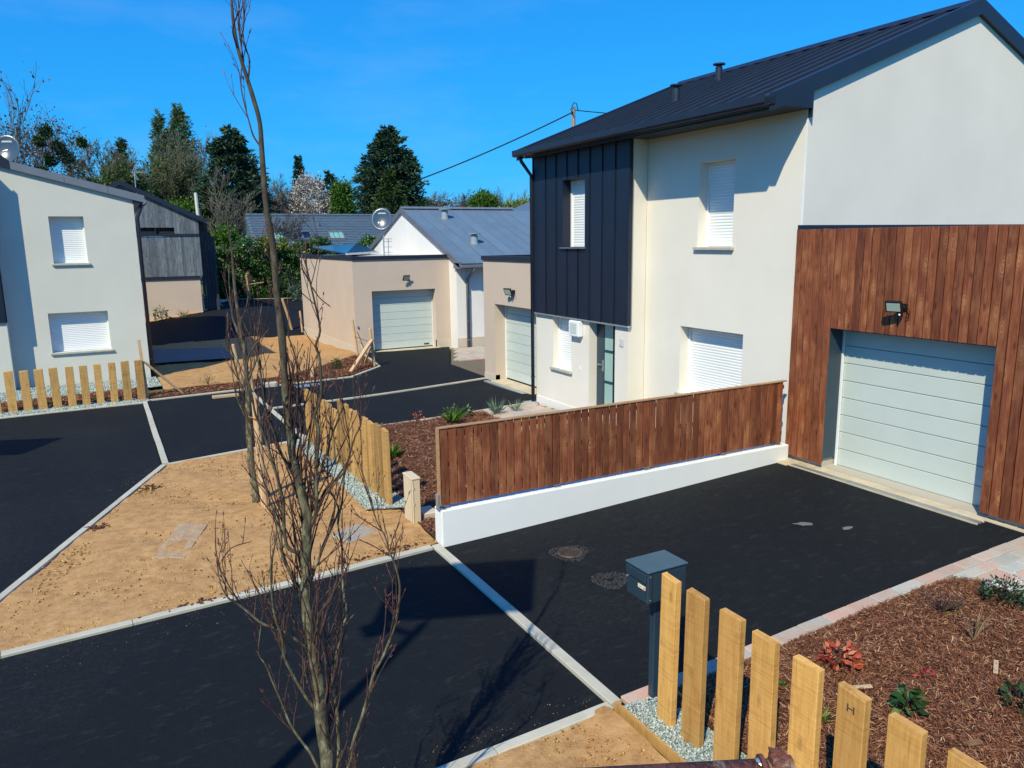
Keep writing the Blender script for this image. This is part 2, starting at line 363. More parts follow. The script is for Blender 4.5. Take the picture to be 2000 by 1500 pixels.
    barkbit=simple('bark_piece', (0.20, 0.10, 0.05), 0.9, 0, 0.2, 20), palechip=simple('pale_wood_piece', (0.50, 0.36, 0.22), 0.85),
    roofgravel=simple('pale_flat_roof', (0.52, 0.50, 0.46), 0.9, 0, 0.1, 4),
)

# ---------------------------------------------------------------- object helpers
ORG = {}
def link(o, parent=None, world=(0, 0, 0)):
    COL.objects.link(o)
    w = Vector(world)
    ORG[o.name] = w
    if parent is not None:
        o.parent = parent; o.location = w-ORG[parent.name]
    else: o.location = w
    return o

def tag(o, label=None, cat=None, group=None, kind=None):
    if label: o['label'] = label
    if cat: o['category'] = cat
    if group: o['group'] = group
    if kind: o['kind'] = kind
    return o

def empty(name, loc, label=None, cat=None, group=None, kind=None):
    o = bpy.data.objects.new(name, None); o.empty_display_size = 0.2
    link(o, None, loc)
    return tag(o, label, cat, group, kind)

class MB:
    def __init__(s): s.v = []; s.f = []
    def add(s, vs, fs):
        n = len(s.v); s.v += [tuple(x) for x in vs]; s.f += [tuple(i+n for i in f) for f in fs]; return s
    def face(s, *p): return s.add(p, [tuple(range(len(p)))])
    def box(s, x0, x1, y0, y1, z0, z1):
        return s.add([(x0, y0, z0), (x1, y0, z0), (x1, y1, z0), (x0, y1, z0), (x0, y0, z1), (x1, y0, z1), (x1, y1, z1), (x0, y1, z1)],
                     [(0, 3, 2, 1), (4, 5, 6, 7), (0, 1, 5, 4), (1, 2, 6, 5), (2, 3, 7, 6), (3, 0, 4, 7)])
    def obox(s, c, ax, ay, az):
        c, ax, ay, az = map(Vector, (c, ax, ay, az))
        P = [c+sx*ax+sy*ay+sz*az for sz in (-1, 1) for sx, sy in ((-1, -1), (1, -1), (1, 1), (-1, 1))]
        return s.add(P, [(0, 3, 2, 1), (4, 5, 6, 7), (0, 1, 5, 4), (1, 2, 6, 5), (2, 3, 7, 6), (3, 0, 4, 7)])
    def cbox(s, x0, x1, y0, y1, z0, z1, c=0.006):
        "box with chamfered edges on every side"
        P = []
        for z, k in ((z0, c), (z0+c, 0), (z1-c, 0), (z1, c)):
            a0, a1, b0, b1 = x0+k, x1-k, y0+k, y1-k
            P += [(a0+c, b0, z), (a1-c, b0, z), (a1, b0+c, z), (a1, b1-c, z), (a1-c, b1, z), (a0+c, b1, z), (a0, b1-c, z), (a0, b0+c, z)]
        F = [tuple(range(7, -1, -1)), tuple(range(24, 32))]
        for l in range(3):
            for i in range(8): F.append((l*8+i, l*8+(i+1) % 8, l*8+8+(i+1) % 8, l*8+8+i))
        return s.add(P, F)
    def bar(s, a, b, w, h=None, upv=(0, 0, 1)):
        a, b = Vector(a), Vector(b); d = (b-a)/2; h = h or w
        u = Vector(upv)
        if abs(d.normalized().dot(u)) > 0.98: u = Vector((1, 0, 0))
        x = d.cross(u).normalized(); y = x.cross(d).normalized()
        return s.obox((a+b)/2, x*w/2, d, y*h/2)
    def tube(s, pts, rad, n=8, cap=True):
        pts = [Vector(p) for p in pts]
        rad = [float(x) for x in rad] if hasattr(rad, '__len__') else [float(rad)]*len(pts)
        prev = None; rings = []; base = len(s.v); V = []; F = []
        for i, p in enumerate(pts):
            d = (pts[min(i+1, len(pts)-1)]-pts[max(i-1, 0)]).normalized()
            if prev is None:
                a = Vector((0, 0, 1)) if abs(d.z) < 0.9 else Vector((1, 0, 0))
                x = d.cross(a).normalized()
            else: x = (prev-d*prev.dot(d)).normalized()
            prev = x; y = d.cross(x)
            for k in range(n):
                t = 2*math.pi*k/n; V.append(p+rad[i]*(math.cos(t)*x+math.sin(t)*y))
        for i in range(len(pts)-1):
            for k in range(n): F.append((i*n+k, i*n+(k+1) % n, (i+1)*n+(k+1) % n, (i+1)*n+k))
        if cap: F += [tuple(range(n-1, -1, -1)), tuple(range((len(pts)-1)*n, len(pts)*n))]
        return s.add(V, F)
    def cyl(s, c, r, z0, z1, n=16, r1=None): return s.tube([(c[0], c[1], z0), (c[0], c[1], z1)], [r, r if r1 is None else r1], n)
    def build(s, name, mat, parent=None, world=None, smooth=False, bevel=0, **tg):
        w = Vector(world if world is not None else (ORG[parent.name] if parent is not None else (0, 0, 0)))
        me = bpy.data.meshes.new(name)
        me.from_pydata([(x-w.x, y-w.y, z-w.z) for x, y, z in s.v], [], s.f)
        me.materials.append(mat)
        if smooth: me.polygons.foreach_set('use_smooth', [True]*len(me.polygons))
        me.update()
        o = bpy.data.objects.new(name, me)
        link(o, parent, w)
        if bevel:
            b = o.modifiers.new('b', 'BEVEL'); b.width = bevel; b.segments = 2; b.limit_method = 'ANGLE'; b.angle_limit = R(40)
        return tag(o, **tg)

def fast(name, V, F, mat, parent=None, world=None, **tg):
    V = np.asarray(V, np.float32); F = np.asarray(F, np.int32)
    w = np.array(world if world is not None else (tuple(ORG[parent.name]) if parent is not None else (0, 0, 0)), np.float32)
    me = bpy.data.meshes.new(name)
    me.vertices.add(len(V)); me.vertices.foreach_set('co', (V-w).ravel())
    k = F.shape[1]
    me.loops.add(F.size); me.loops.foreach_set('vertex_index', F.ravel())
    me.polygons.add(len(F)); me.polygons.foreach_set('loop_start', np.arange(len(F), dtype=np.int32)*k)
    me.update(calc_edges=True); me.validate()
    me.materials.append(mat)
    o = bpy.data.objects.new(name, me); link(o, parent, tuple(float(x) for x in w))
    return tag(o, **tg)

def copy_obj(o, parent, loc, rot=None, scale=None, mat=None):
    "loc is in world coordinates"
    c = o.copy(); COL.objects.link(c); c.parent = parent
    w = Vector(loc); ORG[c.name] = w
    c.location = w-(ORG[parent.name] if parent is not None else Vector())
    if rot is not None: c.rotation_euler = rot
    if scale is not None: c.scale = scale
    return c

# ---------------------------------------------------------------- terrain height (thin-plate spline through measured spots)
CP = np.array([(3.34, 8.2, -3.70), (9.37, 8.26, -3.49), (3.34, 4.57, -3.70), (9.3, 4.5, -3.49), (12, 4, -3.45), (6, 1, -3.57), (1, 4.5, -3.72), (0, 0, -3.75),
    (-1.2, 8.2, -3.74), (0.75, 14.3, -3.86), (3.34, 14.8, -3.87), (3.34, 18.5, -3.93), (3.34, 21.2, -3.94), (9.05, 15.6, -3.88), (9.05, 12, -3.72), (9.76, 19.8, -3.99),
    (10.0, 17, -3.96), (6, 15.65, -3.92), (5.9, 19.6, -3.99), (7.9, 26.3, -3.92), (11.5, 26.3, -3.95), (-2, 21, -3.92), (0.78, 20.9, -3.92),
    (1.1, 25.1, -3.95), (-2.5, 25, -3.95), (7.9, 34, -4.0), (1.87, 38, -3.43), (4.2, 38, -3.12), (6.3, 44.5, -3.12), (10, 45.5, -3.3), (-8, 10, -3.82), (-8, 20, -3.95),
    (20, 15, -3.75), (20, 30, -3.95), (-10, 40, -3.5), (20, 55, -3.3), (0, 60, -3.1), (20, 80, -3.0), (4.5, 30, -3.97), (6, 24, -3.93), (-10, 0, -3.8), (12, 0, -3.5),
    (9.4, 6.4, -3.49), (3.34, 11.5, -3.77), (2, 32.5, -3.9), (40, 40, -3.6), (-30, 20, -3.9), (-30, 70, -3.2), (40, 0, -3.6), (0, -25, -3.8)])
def _u(r2): return np.where(r2 > 0, r2*np.log(np.maximum(r2, 1e-9)), 0)
_n = len(CP); _K = _u(((CP[:, None, :2]-CP[None, :, :2])**2).sum(2))+np.eye(_n)*0.4
_P = np.c_[np.ones(_n), CP[:, :2]]
_S = np.linalg.solve(np.block([[_K, _P], [_P.T, np.zeros((3, 3))]]), np.r_[CP[:, 2], 0, 0, 0])
def G(x, y):
    x = np.atleast_1d(np.asarray(x, float)); y = np.atleast_1d(np.asarray(y, float))
    r2_ = (x[:, None]-CP[:, 0])**2+(y[:, None]-CP[:, 1])**2
    z = _u(r2_)@_S[:_n]+_S[_n]+_S[_n+1]*x+_S[_n+2]*y
    d = np.hypot(x-5, y-22); w = np.clip((d-30)/30, 0, 1); w = w*w*(3-2*w)
    return z*(1-w)+(-3.2)*w
def g1(x, y): return float(G(x, y)[0])

def drape(name, poly, off, cell, mat, rel=None, label=None, cat=None, kind='structure', thick=0.0):
    bm = bmesh.new()
    f = bm.faces.new([bm.verts.new((x, y, 0)) for x, y in poly])
    bmesh.ops.triangulate(bm, faces=[f])
    xs = [p[0] for p in poly]; ys = [p[1] for p in poly]
    for ax, lo, hi in ((0, min(xs), max(xs)), (1, min(ys), max(ys))):
        k = lo+cell
        while k < hi-1e-4:
            co = [0, 0, 0]; no = [0, 0, 0]; co[ax] = k; no[ax] = 1
            bmesh.ops.bisect_plane(bm, geom=bm.verts[:]+bm.edges[:]+bm.faces[:], plane_co=co, plane_no=no)
            k += cell
    X = np.array([(v.co.x, v.co.y) for v in bm.verts]); Z = G(X[:, 0], X[:, 1])+off
    for i, v in enumerate(bm.verts): v.co.z = Z[i]+(rel(v.co.x, v.co.y) if rel else 0)
    me = bpy.data.meshes.new(name); bm.normal_update()
    for fc in bm.faces: fc.smooth = True
    bm.to_mesh(me); bm.free()
    me.materials.append(mat)
    o = bpy.data.objects.new(name, me); link(o)
    return tag(o, label, cat, kind=kind)

def inside(px, py, poly):
    px = np.asarray(px); r = np.zeros(px.shape, bool); n = len(poly); j = n-1
    for i in range(n):
        xi, yi = poly[i]; xj, yj = poly[j]
        c = ((yi > py) != (yj > py)) & (px < (xj-xi)*(py-yi)/((yj-yi) or 1e-9)+xi)
        r ^= c; j = i
    return r
def scatter(poly, n):
    xs = [p[0] for p in poly]; ys = [p[1] for p in poly]; out = np.zeros((0, 2))
    while len(out) < n:
        p = np.c_[rng.uniform(min(xs), max(xs), n*2), rng.uniform(min(ys), max(ys), n*2)]
        out = np.r_[out, p[inside(p[:, 0], p[:, 1], poly)]]
    return out[:n]

# wide ground sheet to the horizon
def ring_grid():
    ax = np.r_[-1500, -700, -350, -180, -110, np.arange(-70, 90, 2.0), 110, 180, 350, 700, 1500]
    ay = np.r_[-1500, -700, -350, -180, -90, np.arange(-50, 110, 2.0), 130, 180, 350, 700, 1500]
    X, Y = np.meshgrid(ax, ay); Z = G(X.ravel(), Y.ravel())-0.09
    nx = len(ax); F = [(j*nx+i, j*nx+i+1, (j+1)*nx+i+1, (j+1)*nx+i) for j in range(len(ay)-1) for i in range(nx-1)]
    return np.c_[X.ravel(), Y.ravel(), Z], F
V_, F_ = ring_grid()
fast('ground', V_, F_, M['terrain'], kind='structure')

# tarmac
ROAD = [(0.70, 20.85), (-20, 20.5), (-20, 4.40), (3.28, 4.56), (3.28, 8.16), (-1.14, 7.92), (-1.9, 7.86), (0.66, 14.32)]
drape('road', ROAD, 0, 0.6, M['asphalt'])
STUB = [(0.80, 14.42), (3.29, 14.98), (3.29, 20.9), (3.29, 21.40), (0.82, 21.10)]
drape('road', STUB, 0, 0.5, M['asphalt'])
FORE_A = [(3.39, 15.25), (9.02, 15.66), (9.74, 15.68), (9.74, 19.66), (3.39, 18.48)]
drape('driveway', FORE_A, 0, 0.5, M['asphalt'])
FORE_B = [(3.39, 18.62), (9.76, 19.80), (9.85, 19.83), (9.85, 22.6), (11.40, 26.10), (11.45, 26.34), (7.95, 26.34), (7.93, 24.9), (7.72, 23.15), (6.38, 21.87), (5.0, 21.72), (3.39, 21.48)]
drape('driveway', FORE_B, 0, 0.5, M['asphalt'])
NEAR = [(3.40, 4.58), (9.40, 4.58), (9.40, 5.10), (9.14, 5.10), (9.14, 7.98), (9.40, 7.98), (9.40, 8.18), (3.40, 8.16)]
drape('driveway', NEAR, 0, 0.5, M['asphalt'])
BACKLANE = [(1.3, 32.6), (7.8, 33.6), (7.9, 35.0), (13, 36.0), (16, 46.5), (10.3, 46.3), (6.6, 45.3), (4.75, 44.6), (4.45, 38.6), (4.1, 37.9), (1.9, 37.7), (1.3, 36.5)]
drape('back_lane', BACKLANE, 0.0, 0.8, M['asphalt'])
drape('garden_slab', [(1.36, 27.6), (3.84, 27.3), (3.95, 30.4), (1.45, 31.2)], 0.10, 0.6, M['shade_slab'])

# bare soil
def lump(s, a, b=0.0):
    return lambda x, y: a*mnoise.fractal(Vector((x*s, y*s, 1.3)), 0.8, 2.0, 4)+b*abs(mnoise.noise(Vector((x*6.1, y*6.1, 4.7))))
ISLAND = [(-1.78, 7.96), (3.28, 8.28), (3.40, 8.30), (3.42, 9.95), (3.2, 9.95), (3.26, 14.9), (0.76, 14.36)]
drape('island_soil', ISLAND, 0.015, 0.09, M['soil'], lump(1.6, 0.030, 0.012))
drape('verge_soil', [(-3.0, 4.42), (3.22, 4.50), (3.25, 4.46), (3.22, 0.5), (-3.0, 0.5)], 0.01, 0.09, M['soil'], lump(1.6, 0.03, 0.014))
YARD = [(1.3, 22.6), (4.6, 23.0), (6.7, 24.85), (7.9, 26.0), (7.9, 33.7), (1.3, 32.7)]
drape('yard_soil', YARD, 0.0, 0.25, M['soil'], lump(0.9, 0.05, 0.02))
drape('lane_edge', [(4.1, 37.85), (4.45, 38.5), (4.78, 44.6), (6.6, 45.3), (10.3, 46.3), (16, 46.6), (16, 46.9), (10.2, 46.75), (6.5, 45.75), (4.6, 45.0), (3.9, 44.0)], 0.05, 0.6, M['slab'])
drape('wall_foot_soil', [(1.3, 36.6), (1.9, 37.72), (4.05, 37.92), (4.1, 38.1), (1.3, 38.1)], 0.03, 0.25, M['soil'], lump(2, 0.03))

# clods and grit on the soil
def stones(name, pts, smin, smax, mat, flat=0.7, zoff=0.0, **tg):
    n = len(pts); s = rng.uniform(smin, smax, n)
    O = np.array([(1, 0, 0), (-1, 0, 0), (0, 1, 0), (0, -1, 0), (0, 0, 1), (0, 0, -1)], float)
    Fo = np.array([(0, 2, 4), (2, 1, 4), (1, 3, 4), (3, 0, 4), (2, 0, 5), (1, 2, 5), (3, 1, 5), (0, 3, 5)])
    a = rng.uniform(0, 6.28, n); sc3 = s[:, None]*np.c_[rng.uniform(.7, 1.3, n), rng.uniform(.5, 1, n), rng.uniform(.4, .8, n)*flat/0.7]
    V = O[None]*sc3[:, None, :]*rng.uniform(.75, 1.2, (n, 6, 1))
    ca, sa = np.cos(a)[:, None], np.sin(a)[:, None]
    tl = rng.uniform(-.5, .5, n)[:, None]
    x = V[..., 0]*ca-V[..., 1]*sa; y = V[..., 0]*sa+V[..., 1]*ca; z = V[..., 2]+tl*V[..., 0]
    Vw = np.stack([x+pts[:, 0, None], y+pts[:, 1, None], z+(G(pts[:, 0], pts[:, 1])+zoff)[:, None]], -1).reshape(-1, 3)
    F = (Fo[None]+6*np.arange(n)[:, None, None]).reshape(-1, 3)
    return fast(name, Vw, F, mat, kind='stuff', **tg)
pts = np.r_[scatter(ISLAND, 2400), scatter([(-1.6, 8.0), (3.3, 8.3), (3.3, 8.7), (-1.4, 8.3)], 500), scatter([(-1.2, 9.0), (0.6, 14.0), (0.9, 14.0), (-0.9, 9.0)], 350)]
stones('soil_clods', pts, 0.006, 0.024, M['clod'], zoff=0.02, label='crumbly clods scattered over the tan soil island between the kerbs', cat='soil')
stones('soil_clods', scatter([(0.2, 3.2), (3.2, 3.2), (3.2, 4.48), (0.2, 4.45)], 1600), 0.005, 0.02, M['clod'], zoff=0.018, label='stony crumbs on the soil patch at the foot of the nearest pickets', cat='soil')

stones('sand_grit', np.r_[scatter([(0.9, 14.1), (3.2, 14.75), (3.2, 15.05), (0.85, 14.55)], 150), scatter([(-1.9, 7.3), (3.2, 7.75), (3.2, 8.15), (-1.7, 7.9)], 170), scatter([(1.0, 4.6), (3.2, 4.6), (3.2, 4.8), (1.0, 4.75)], 90), scatter([(0.1, 13.2), (0.62, 14.3), (0.45, 14.4), (-0.2, 13.2)], 60)], 0.002, 0.006, M['clod'], zoff=0.003, label='thin spill of sand and grit along the kerbs on the tarmac', cat='grit')
stones('dark_clods', np.r_[np.array([0.38, 13.0])+rng.normal(0, .09, (40, 2)), np.array([-0.35, 11.3])+rng.normal(0, .07, (40, 2)), np.array([0.75, 8.12])+rng.normal(0, 1, (50, 2))*[.25, .03], np.array([0.1, 13.35])+rng.normal(0, .05, (0, 2)), np.array([2.7, 8.35])+rng.normal(0, 1, (40, 2))*[.35, .05]], 0.015, 0.045, M['bedbase'], zoff=0.02, label='dark crumbs of damp earth along the edges of the soil island', cat='soil')

# ---------------------------------------------------------------- kerbs
KERB_N = [0]
def kerb(line, w=0.10, h=0.05, step=1.0, off=-0.02, mat='kerb'):
    p0 = line[0]
    root = empty('kerb', (p0[0], p0[1], g1(*p0)), kind='structure')
    for a, b in zip(line[:-1], line[1:]):
        a = Vector(a); b = Vector(b); L = (b-a).length; n = max(1, round(L/step)); d = (b-a)/L; q = Vector((-d.y, d.x))
        for i in range(n):
            s, e = a+d*(L*i/n+0.003), a+d*(L*(i+1)/n-0.003)
            zs, ze = g1(*s), g1(*e); ww = w/2+random.uniform(-.002, .002); jj = random.uniform(-.004, .004)
            mb = MB(); c = 0.006
            ring = []
            for P, z in ((s, z) for z in (zs,)): pass
            sec = [(-ww, -0.05), (-ww, h+off-c), (-ww+c, h+off), (ww-c, h+off), (ww, h+off-c), (ww, -0.05)]
            V = [(P.x+q.x*(u+jj), P.y+q.y*(u+jj), z+v) for P, z in ((s, zs), (e, ze)) for u, v in sec]
            mb.add(V, [(k, (k+1) % 6, 6+(k+1) % 6, 6+k) for k in range(6)]+[(5, 4, 3, 2, 1, 0), (6, 7, 8, 9, 10, 11)])
            mb.build('kerb_stone', M[mat], root)
    return root
kerb([(3.34, 8.24), (3.34, 4.50)], 0.105)
kerb([(3.27, 4.50), (-3.0, 4.36)], 0.10)
kerb([(3.27, 8.22), (-1.14, 7.97), (-6.0, 7.7)][:2], 0.095)
kerb([(-1.14, 7.97), (-1.86, 7.93)], 0.095)
kerb([(0.70, 14.38), (-1.84, 7.98)], 0.095)
kerb([(0.74, 20.95), (0.74, 14.46)], 0.105)
kerb([(0.78, 14.40), (3.28, 14.94)], 0.09)
kerb([(3.34, 15.05), (3.34, 18.42)], 0.095)
kerb([(3.34, 18.66), (3.34, 21.40)], 0.095)
kerb([(3.40, 18.55), (9.70, 19.73)], 0.095)
kerb([(3.40, 15.20), (9.00, 15.62)], 0.10)
kerb([(-3.5, 20.75), (0.68, 20.92), (0.86, 21.17), (3.0, 21.46), (5.0, 21.78), (6.36, 21.93), (7.66, 23.20), (7.87, 24.92), (7.90, 26.3)], 0.10)

# ---------------------------------------------------------------- planting beds: bark mulch
def mulch(name, poly, n, L, wd, zoff, label, basecell=0.15, rel=None, basename='mulch_bed'):
    drape(basename, poly, zoff-0.01, basecell, M['bedbase'], rel)
    p = scatter(poly, n)
    z = G(p[:, 0], p[:, 1])+zoff
    if rel is not None: z = z+np.array([rel(a, b) for a, b in p])
    l = L*rng.uniform(.35, 1.25, n); w = wd*rng.uniform(.5, 1.4, n); a = rng.uniform(0, 6.28, n); t = rng.normal(0, .28, n); bend = rng.normal(0, .25, n)
    d = np.c_[np.cos(a)*np.cos(t), np.sin(a)*np.cos(t), np.sin(t)]
    q = np.c_[-np.sin(a), np.cos(a), rng.normal(0, .5, n)]; q /= np.linalg.norm(q, axis=1)[:, None]
    c = np.c_[p, z+rng.uniform(0, .022, n)+np.abs(np.sin(t))*l*.4]
    mid = c+np.c_[np.zeros((n, 2)), l*bend*.3]+q*(l*bend*.3)[:, None]
    V = np.stack([c-d*l[:, None]/2-q*w[:, None]*.3, c-d*l[:, None]/2+q*w[:, None]*.3, mid-q*w[:, None]/2, mid+q*w[:, None]/2, c+d*l[:, None]/2-q*w[:, None]*.2, c+d*l[:, None]/2+q*w[:, None]*.2], 1).reshape(-1, 3)
    F = (np.array([(0, 1, 3, 2), (2, 3, 5, 4)])[None]+6*np.arange(n)[:, None, None]).reshape(-1, 4)
    fast(name, V, F, M['mulch'], label=label, cat='mulch', kind='stuff')
BED = [(3.72, 4.37), (5.5, 4.385), (7.35, 4.385), (7.58, 4.30), (7.66, 4.12), (7.62, 3.6), (7.58, 1.2), (3.72, 1.2)]
BEDH = lambda x, y: 0.035*mnoise.fractal(Vector((x*1.3, y*1.3, 8.8)), 0.8, 2, 4)+0.07*max(0, min(1, (4.38-y)/0.6))*max(0, min(1, (7.65-x)/0.6))
mulch('bark_mulch', BED, 95000, 0.058, 0.0062, 0.025, 'red brown shredded bark over the planting bed behind the nearest pickets', 0.12, BEDH)
MIDBED = [(3.42, 8.42), (7.15, 8.42), (7.15, 12.8), (7.55, 15.50), (3.42, 15.18)]
MIDH = lambda x, y: 0.04*mnoise.fractal(Vector((x*1.1, y*1.1, 3.1)), 0.8, 2, 4)
mulch('bark_mulch', MIDBED, 34000, 0.08, 0.009, 0.03, 'red brown shredded bark in the bed between the slatted fence and the far driveway', 0.25, MIDH)
mulch('bark_mulch', [(0.9, 21.3), (3.0, 21.52), (5.0, 21.84), (6.33, 22.0), (7.6, 23.25), (7.8, 24.9), (7.85, 26.0), (6.7, 24.8), (4.7, 22.9), (2.9, 22.5), (0.9, 22.3)], 11000, 0.11, 0.014, 0.03, 'strip of dark red bark along the kerb beside the crossed stakes', 0.3)
mulch('bark_mulch', [(-3.5, 21.5), (0.85, 21.6), (0.85, 23.2), (-3.5, 22.7)], 6000, 0.11, 0.014, 0.03, 'strip of bark behind the row of pickets under the left house', 0.3)

# ---------------------------------------------------------------- gravel
def gravel(poly, n, smin, smax, label, zoff=0.02):
    drape('gravel_strip', poly, zoff-0.012, 0.25, M['gravbase'])
    stones('gravel', scatter(poly, n), smin, smax, M['gravel'], 0.9, zoff, label=label, cat='gravel')
gravel([(3.33, 4.44), (3.78, 4.40), (3.74, 1.2), (3.30, 1.2)], 9000, 0.007, 0.017, 'pale green grey gravel around the feet of the nearest pickets')
gravel([(2.96, 14.6), (3.05, 12.5), (2.98, 9.9), (3.62, 9.62), (3.45, 12), (3.40, 14.9)], 9000, 0.010, 0.022, 'pale gravel strip along the middle row of pickets', 0.06)
gravel([(-3.5, 22.7), (0.95, 23.2), (1.3, 23.3), (1.25, 25.05), (-3.5, 25.0)], 6500, 0.016, 0.034, 'pale gravel along the wall of the left house')
gravel([(-3.5, 20.86), (0.66, 21.02), (0.85, 21.28), (0.85, 21.6), (-3.5, 21.5)], 3500, 0.014, 0.028, 'narrow gravel band at the foot of the left pickets')
mb = MB(); mb.bar((3.30, 4.46, g1(3.3, 4.46)+0.03), (3.25, 1.2, g1(3.25, 1.2)+0.03), 0.022, 0.09); o = mb.build('edging_board', M['pale'], None, (3.30, 4.46, g1(3.3, 4.46)))
tag(o, 'thin timber edging board between the soil patch and the near gravel', 'edging')
mb = MB(); mb.bar((3.80, 4.30, g1(3.8, 4.3)+0.025), (3.77, 1.2, g1(3.77, 1.2)+0.025), 0.022, 0.09); o = mb.build('edging_board', M['pale_old'], None, (3.8, 4.3, g1(3.8, 4.3)))
tag(o, 'timber edging board between the near gravel and the bark bed', 'edging')

# ---------------------------------------------------------------- pavers
def paver_mesh(lx, ly, mat):
    mb = MB(); mb.cbox(-lx/2, lx/2, -ly/2, ly/2, -0.05, 0.0, 0.006); o = mb.build('paver', mat); me = o.data; bpy.data.objects.remove(o); return me
PAV = [paver_mesh(0.334, 0.154, M[k]) for k in ('paver', 'paver', 'paver_b', 'paver_c')]
PAV2 = [paver_mesh(0.24, 0.154, M[k]) for k in ('paver', 'paver', 'paver_b', 'paver_c')]
def pave(root, x, y, meshes, off=0.02, rot=0):
    me = random.choice(meshes); o = bpy.data.objects.new('paver', me)
    link(o, root, (x, y, g1(x, y)+off+random.uniform(-.003, .003)))
    dzx = g1(x+.1, y)-g1(x-.1, y); dzy = g1(x, y+.1)-g1(x, y-.1)
    o.rotation_euler = (math.atan(dzy/.2)+random.uniform(-.008, .008), -math.atan(dzx/.2)+random.uniform(-.008, .008), rot+random.uniform(-.01, .01))
root = drape('paved_path', [(3.42, 4.40), (7.40, 4.40), (7.60, 4.33), (7.68, 4.12), (7.64, 2.6), (9.38, 2.6), (9.38, 4.565), (3.42, 4.555)], -0.012, 0.4, M['joint'])
ORG[root.name] = Vector((0, 0, 0))
x = 3.42+0.17
while x < 9.3:
    pave(root, x, 4.485, PAV); x += 0.340
row = 0; y = 4.485-0.16
while y > 2.7:
    x = 7.26+(0.17 if row % 2 == 0 else 0.0)
    while x < 9.25:
        if x > 7.72 or (y > 4.25 and x > 7.62): pave(root, x, y, PAV)
        x += 0.340
    y -= 0.16; row += 1
root = drape('paved_path', [(7.2, 11.6), (9.0, 11.6), (9.02, 15.58), (7.6, 15.48), (7.2, 12.8)], -0.012, 0.4, M['joint'])
ORG[root.name] = Vector((0, 0, 0))
row = 0; y = 15.42
while y > 13.0:
    x = 7.35+(0.125 if row % 2 else 0)
    while x < 8.95:
        if x > 7.2+max(0, (y-12.8))*0.15: pave(root, x, y, PAV2)
        x += 0.248
    y -= 0.162; row += 1
root = drape('paved_path', [(9.9, 20.0), (9.9, 22.55), (11.45, 26.05), (11.58, 25.72), (14, 25.72), (14, 20.0)], -0.012, 0.6, M['joint'])
ORG[root.name] = Vector((0, 0, 0))
y = 25.6; row = 0
while y > 23.0:
    x = 10.0+(0.125 if row % 2 else 0)
    while x < 12.6:
        if x > 9.98+(y-22.55)*0.44+0.1: pave(root, x, y, PAV2)
        x += 0.248
    y -= 0.162; row += 1

# ================================================================ buildings
def wallplane(mb, P, U, N, u0, u1, z0, z1, ops=()):
    """vertical wall sheet through P (x,y) along unit U, outward normal N; ops = (u0,u1,z0,z1,depth) openings with reveals"""
    P, U, N = Vector(P), Vector(U), Vector(N)
    us = sorted({u0, u1, *[v for o in ops for v in o[:2]]}); zs = sorted({z0, z1, *[v for o in ops for v in o[2:4]]})
    us = [u for u in us if u0 <= u <= u1]; zs = [z for z in zs if z0 <= z <= z1]
    pt = lambda u, z, d=0: (P.x+U.x*u-N.x*d, P.y+U.y*u-N.y*d, z)
    for a, b in zip(us[:-1], us[1:]):
        for c, e in zip(zs[:-1], zs[1:]):
            m = ((a+b)/2, (c+e)/2)
            if any(o[0] < m[0] < o[1] and o[2] < m[1] < o[3] for o in ops): continue
            mb.face(pt(a, c), pt(b, c), pt(b, e), pt(a, e))
    for a, b, c, e, d in ops:
        mb.face(pt(a, c), pt(a, e), pt(a, e, d), pt(a, c, d)); mb.face(pt(b, c), pt(b, c, d), pt(b, e, d), pt(b, e))
        mb.face(pt(a, e), pt(b, e), pt(b, e, d), pt(a, e, d)); mb.face(pt(a, c), pt(a, c, d), pt(b, c, d), pt(b, c))
    return mb

def shutter_window(root, P, U, N, u0, u1, z0, z1, depth, pitch=0.052, sill=True, lift=0.04):
    """roller shutter closed in an opening: window (guides, head rail) > shutter, sill"""
    P, U, N = Vector(P), Vector(U), Vector(N)
    W = lambda u, z, d: Vector((P.x+U.x*u-N.x*d, P.y+U.y*u-N.y*d, z))
    U3 = Vector((U.x, U.y, 0)); N3 = Vector((N.x, N.y, 0)); Z = Vector((0, 0, 1))
    fr = MB()
    for u in (u0+0.024, u1-0.024): fr.obox(W(u, (z0+z1)/2, depth-0.012), U3*0.022, N3*0.022, Z*((z1-z0)/2-0.002))
    fr.obox(W((u0+u1)/2, z1-0.02, depth-0.006), U3*((u1-u0)/2-0.048), N3*0.016, Z*0.018)
    w = fr.build('window', M['shutter'], root)
    sh = MB(); n = max(3, round((z1-z0-lift)/pitch)); h = (z1-z0-lift)/n
    a, b = u0+0.045, u1-0.045; V = []; F = []
    for i in range(n):
        z = z0+lift+i*h
        for dz, dd in ((0, 0.006), (0.004, 0.0), (h*.35, -0.005), (h*.7, -0.004), (h-0.004, 0.0), (h-0.001, 0.006)):
            V += [W(a, z+dz, depth+dd), W(b, z+dz, depth+dd)]
    for i in range(n*6-1): F.append((2*i, 2*i+1, 2*i+3, 2*i+2))
    sh.add(V, F); sh.obox(W((a+b)/2, z0+lift*0.6, depth-0.004), U3*(b-a)/2, N3*0.010, Z*lift*0.42)
    sh.build('shutter', M['shutter'], w)
    if sill:
        s = MB(); s.obox(W((u0+u1)/2, z0-0.028, depth/2-0.030), U3*((u1-u0)/2+0.05), N3*(depth/2+0.032), Z*0.026)
        s.build('sill', M['sill'], w, bevel=0.006)
    return w

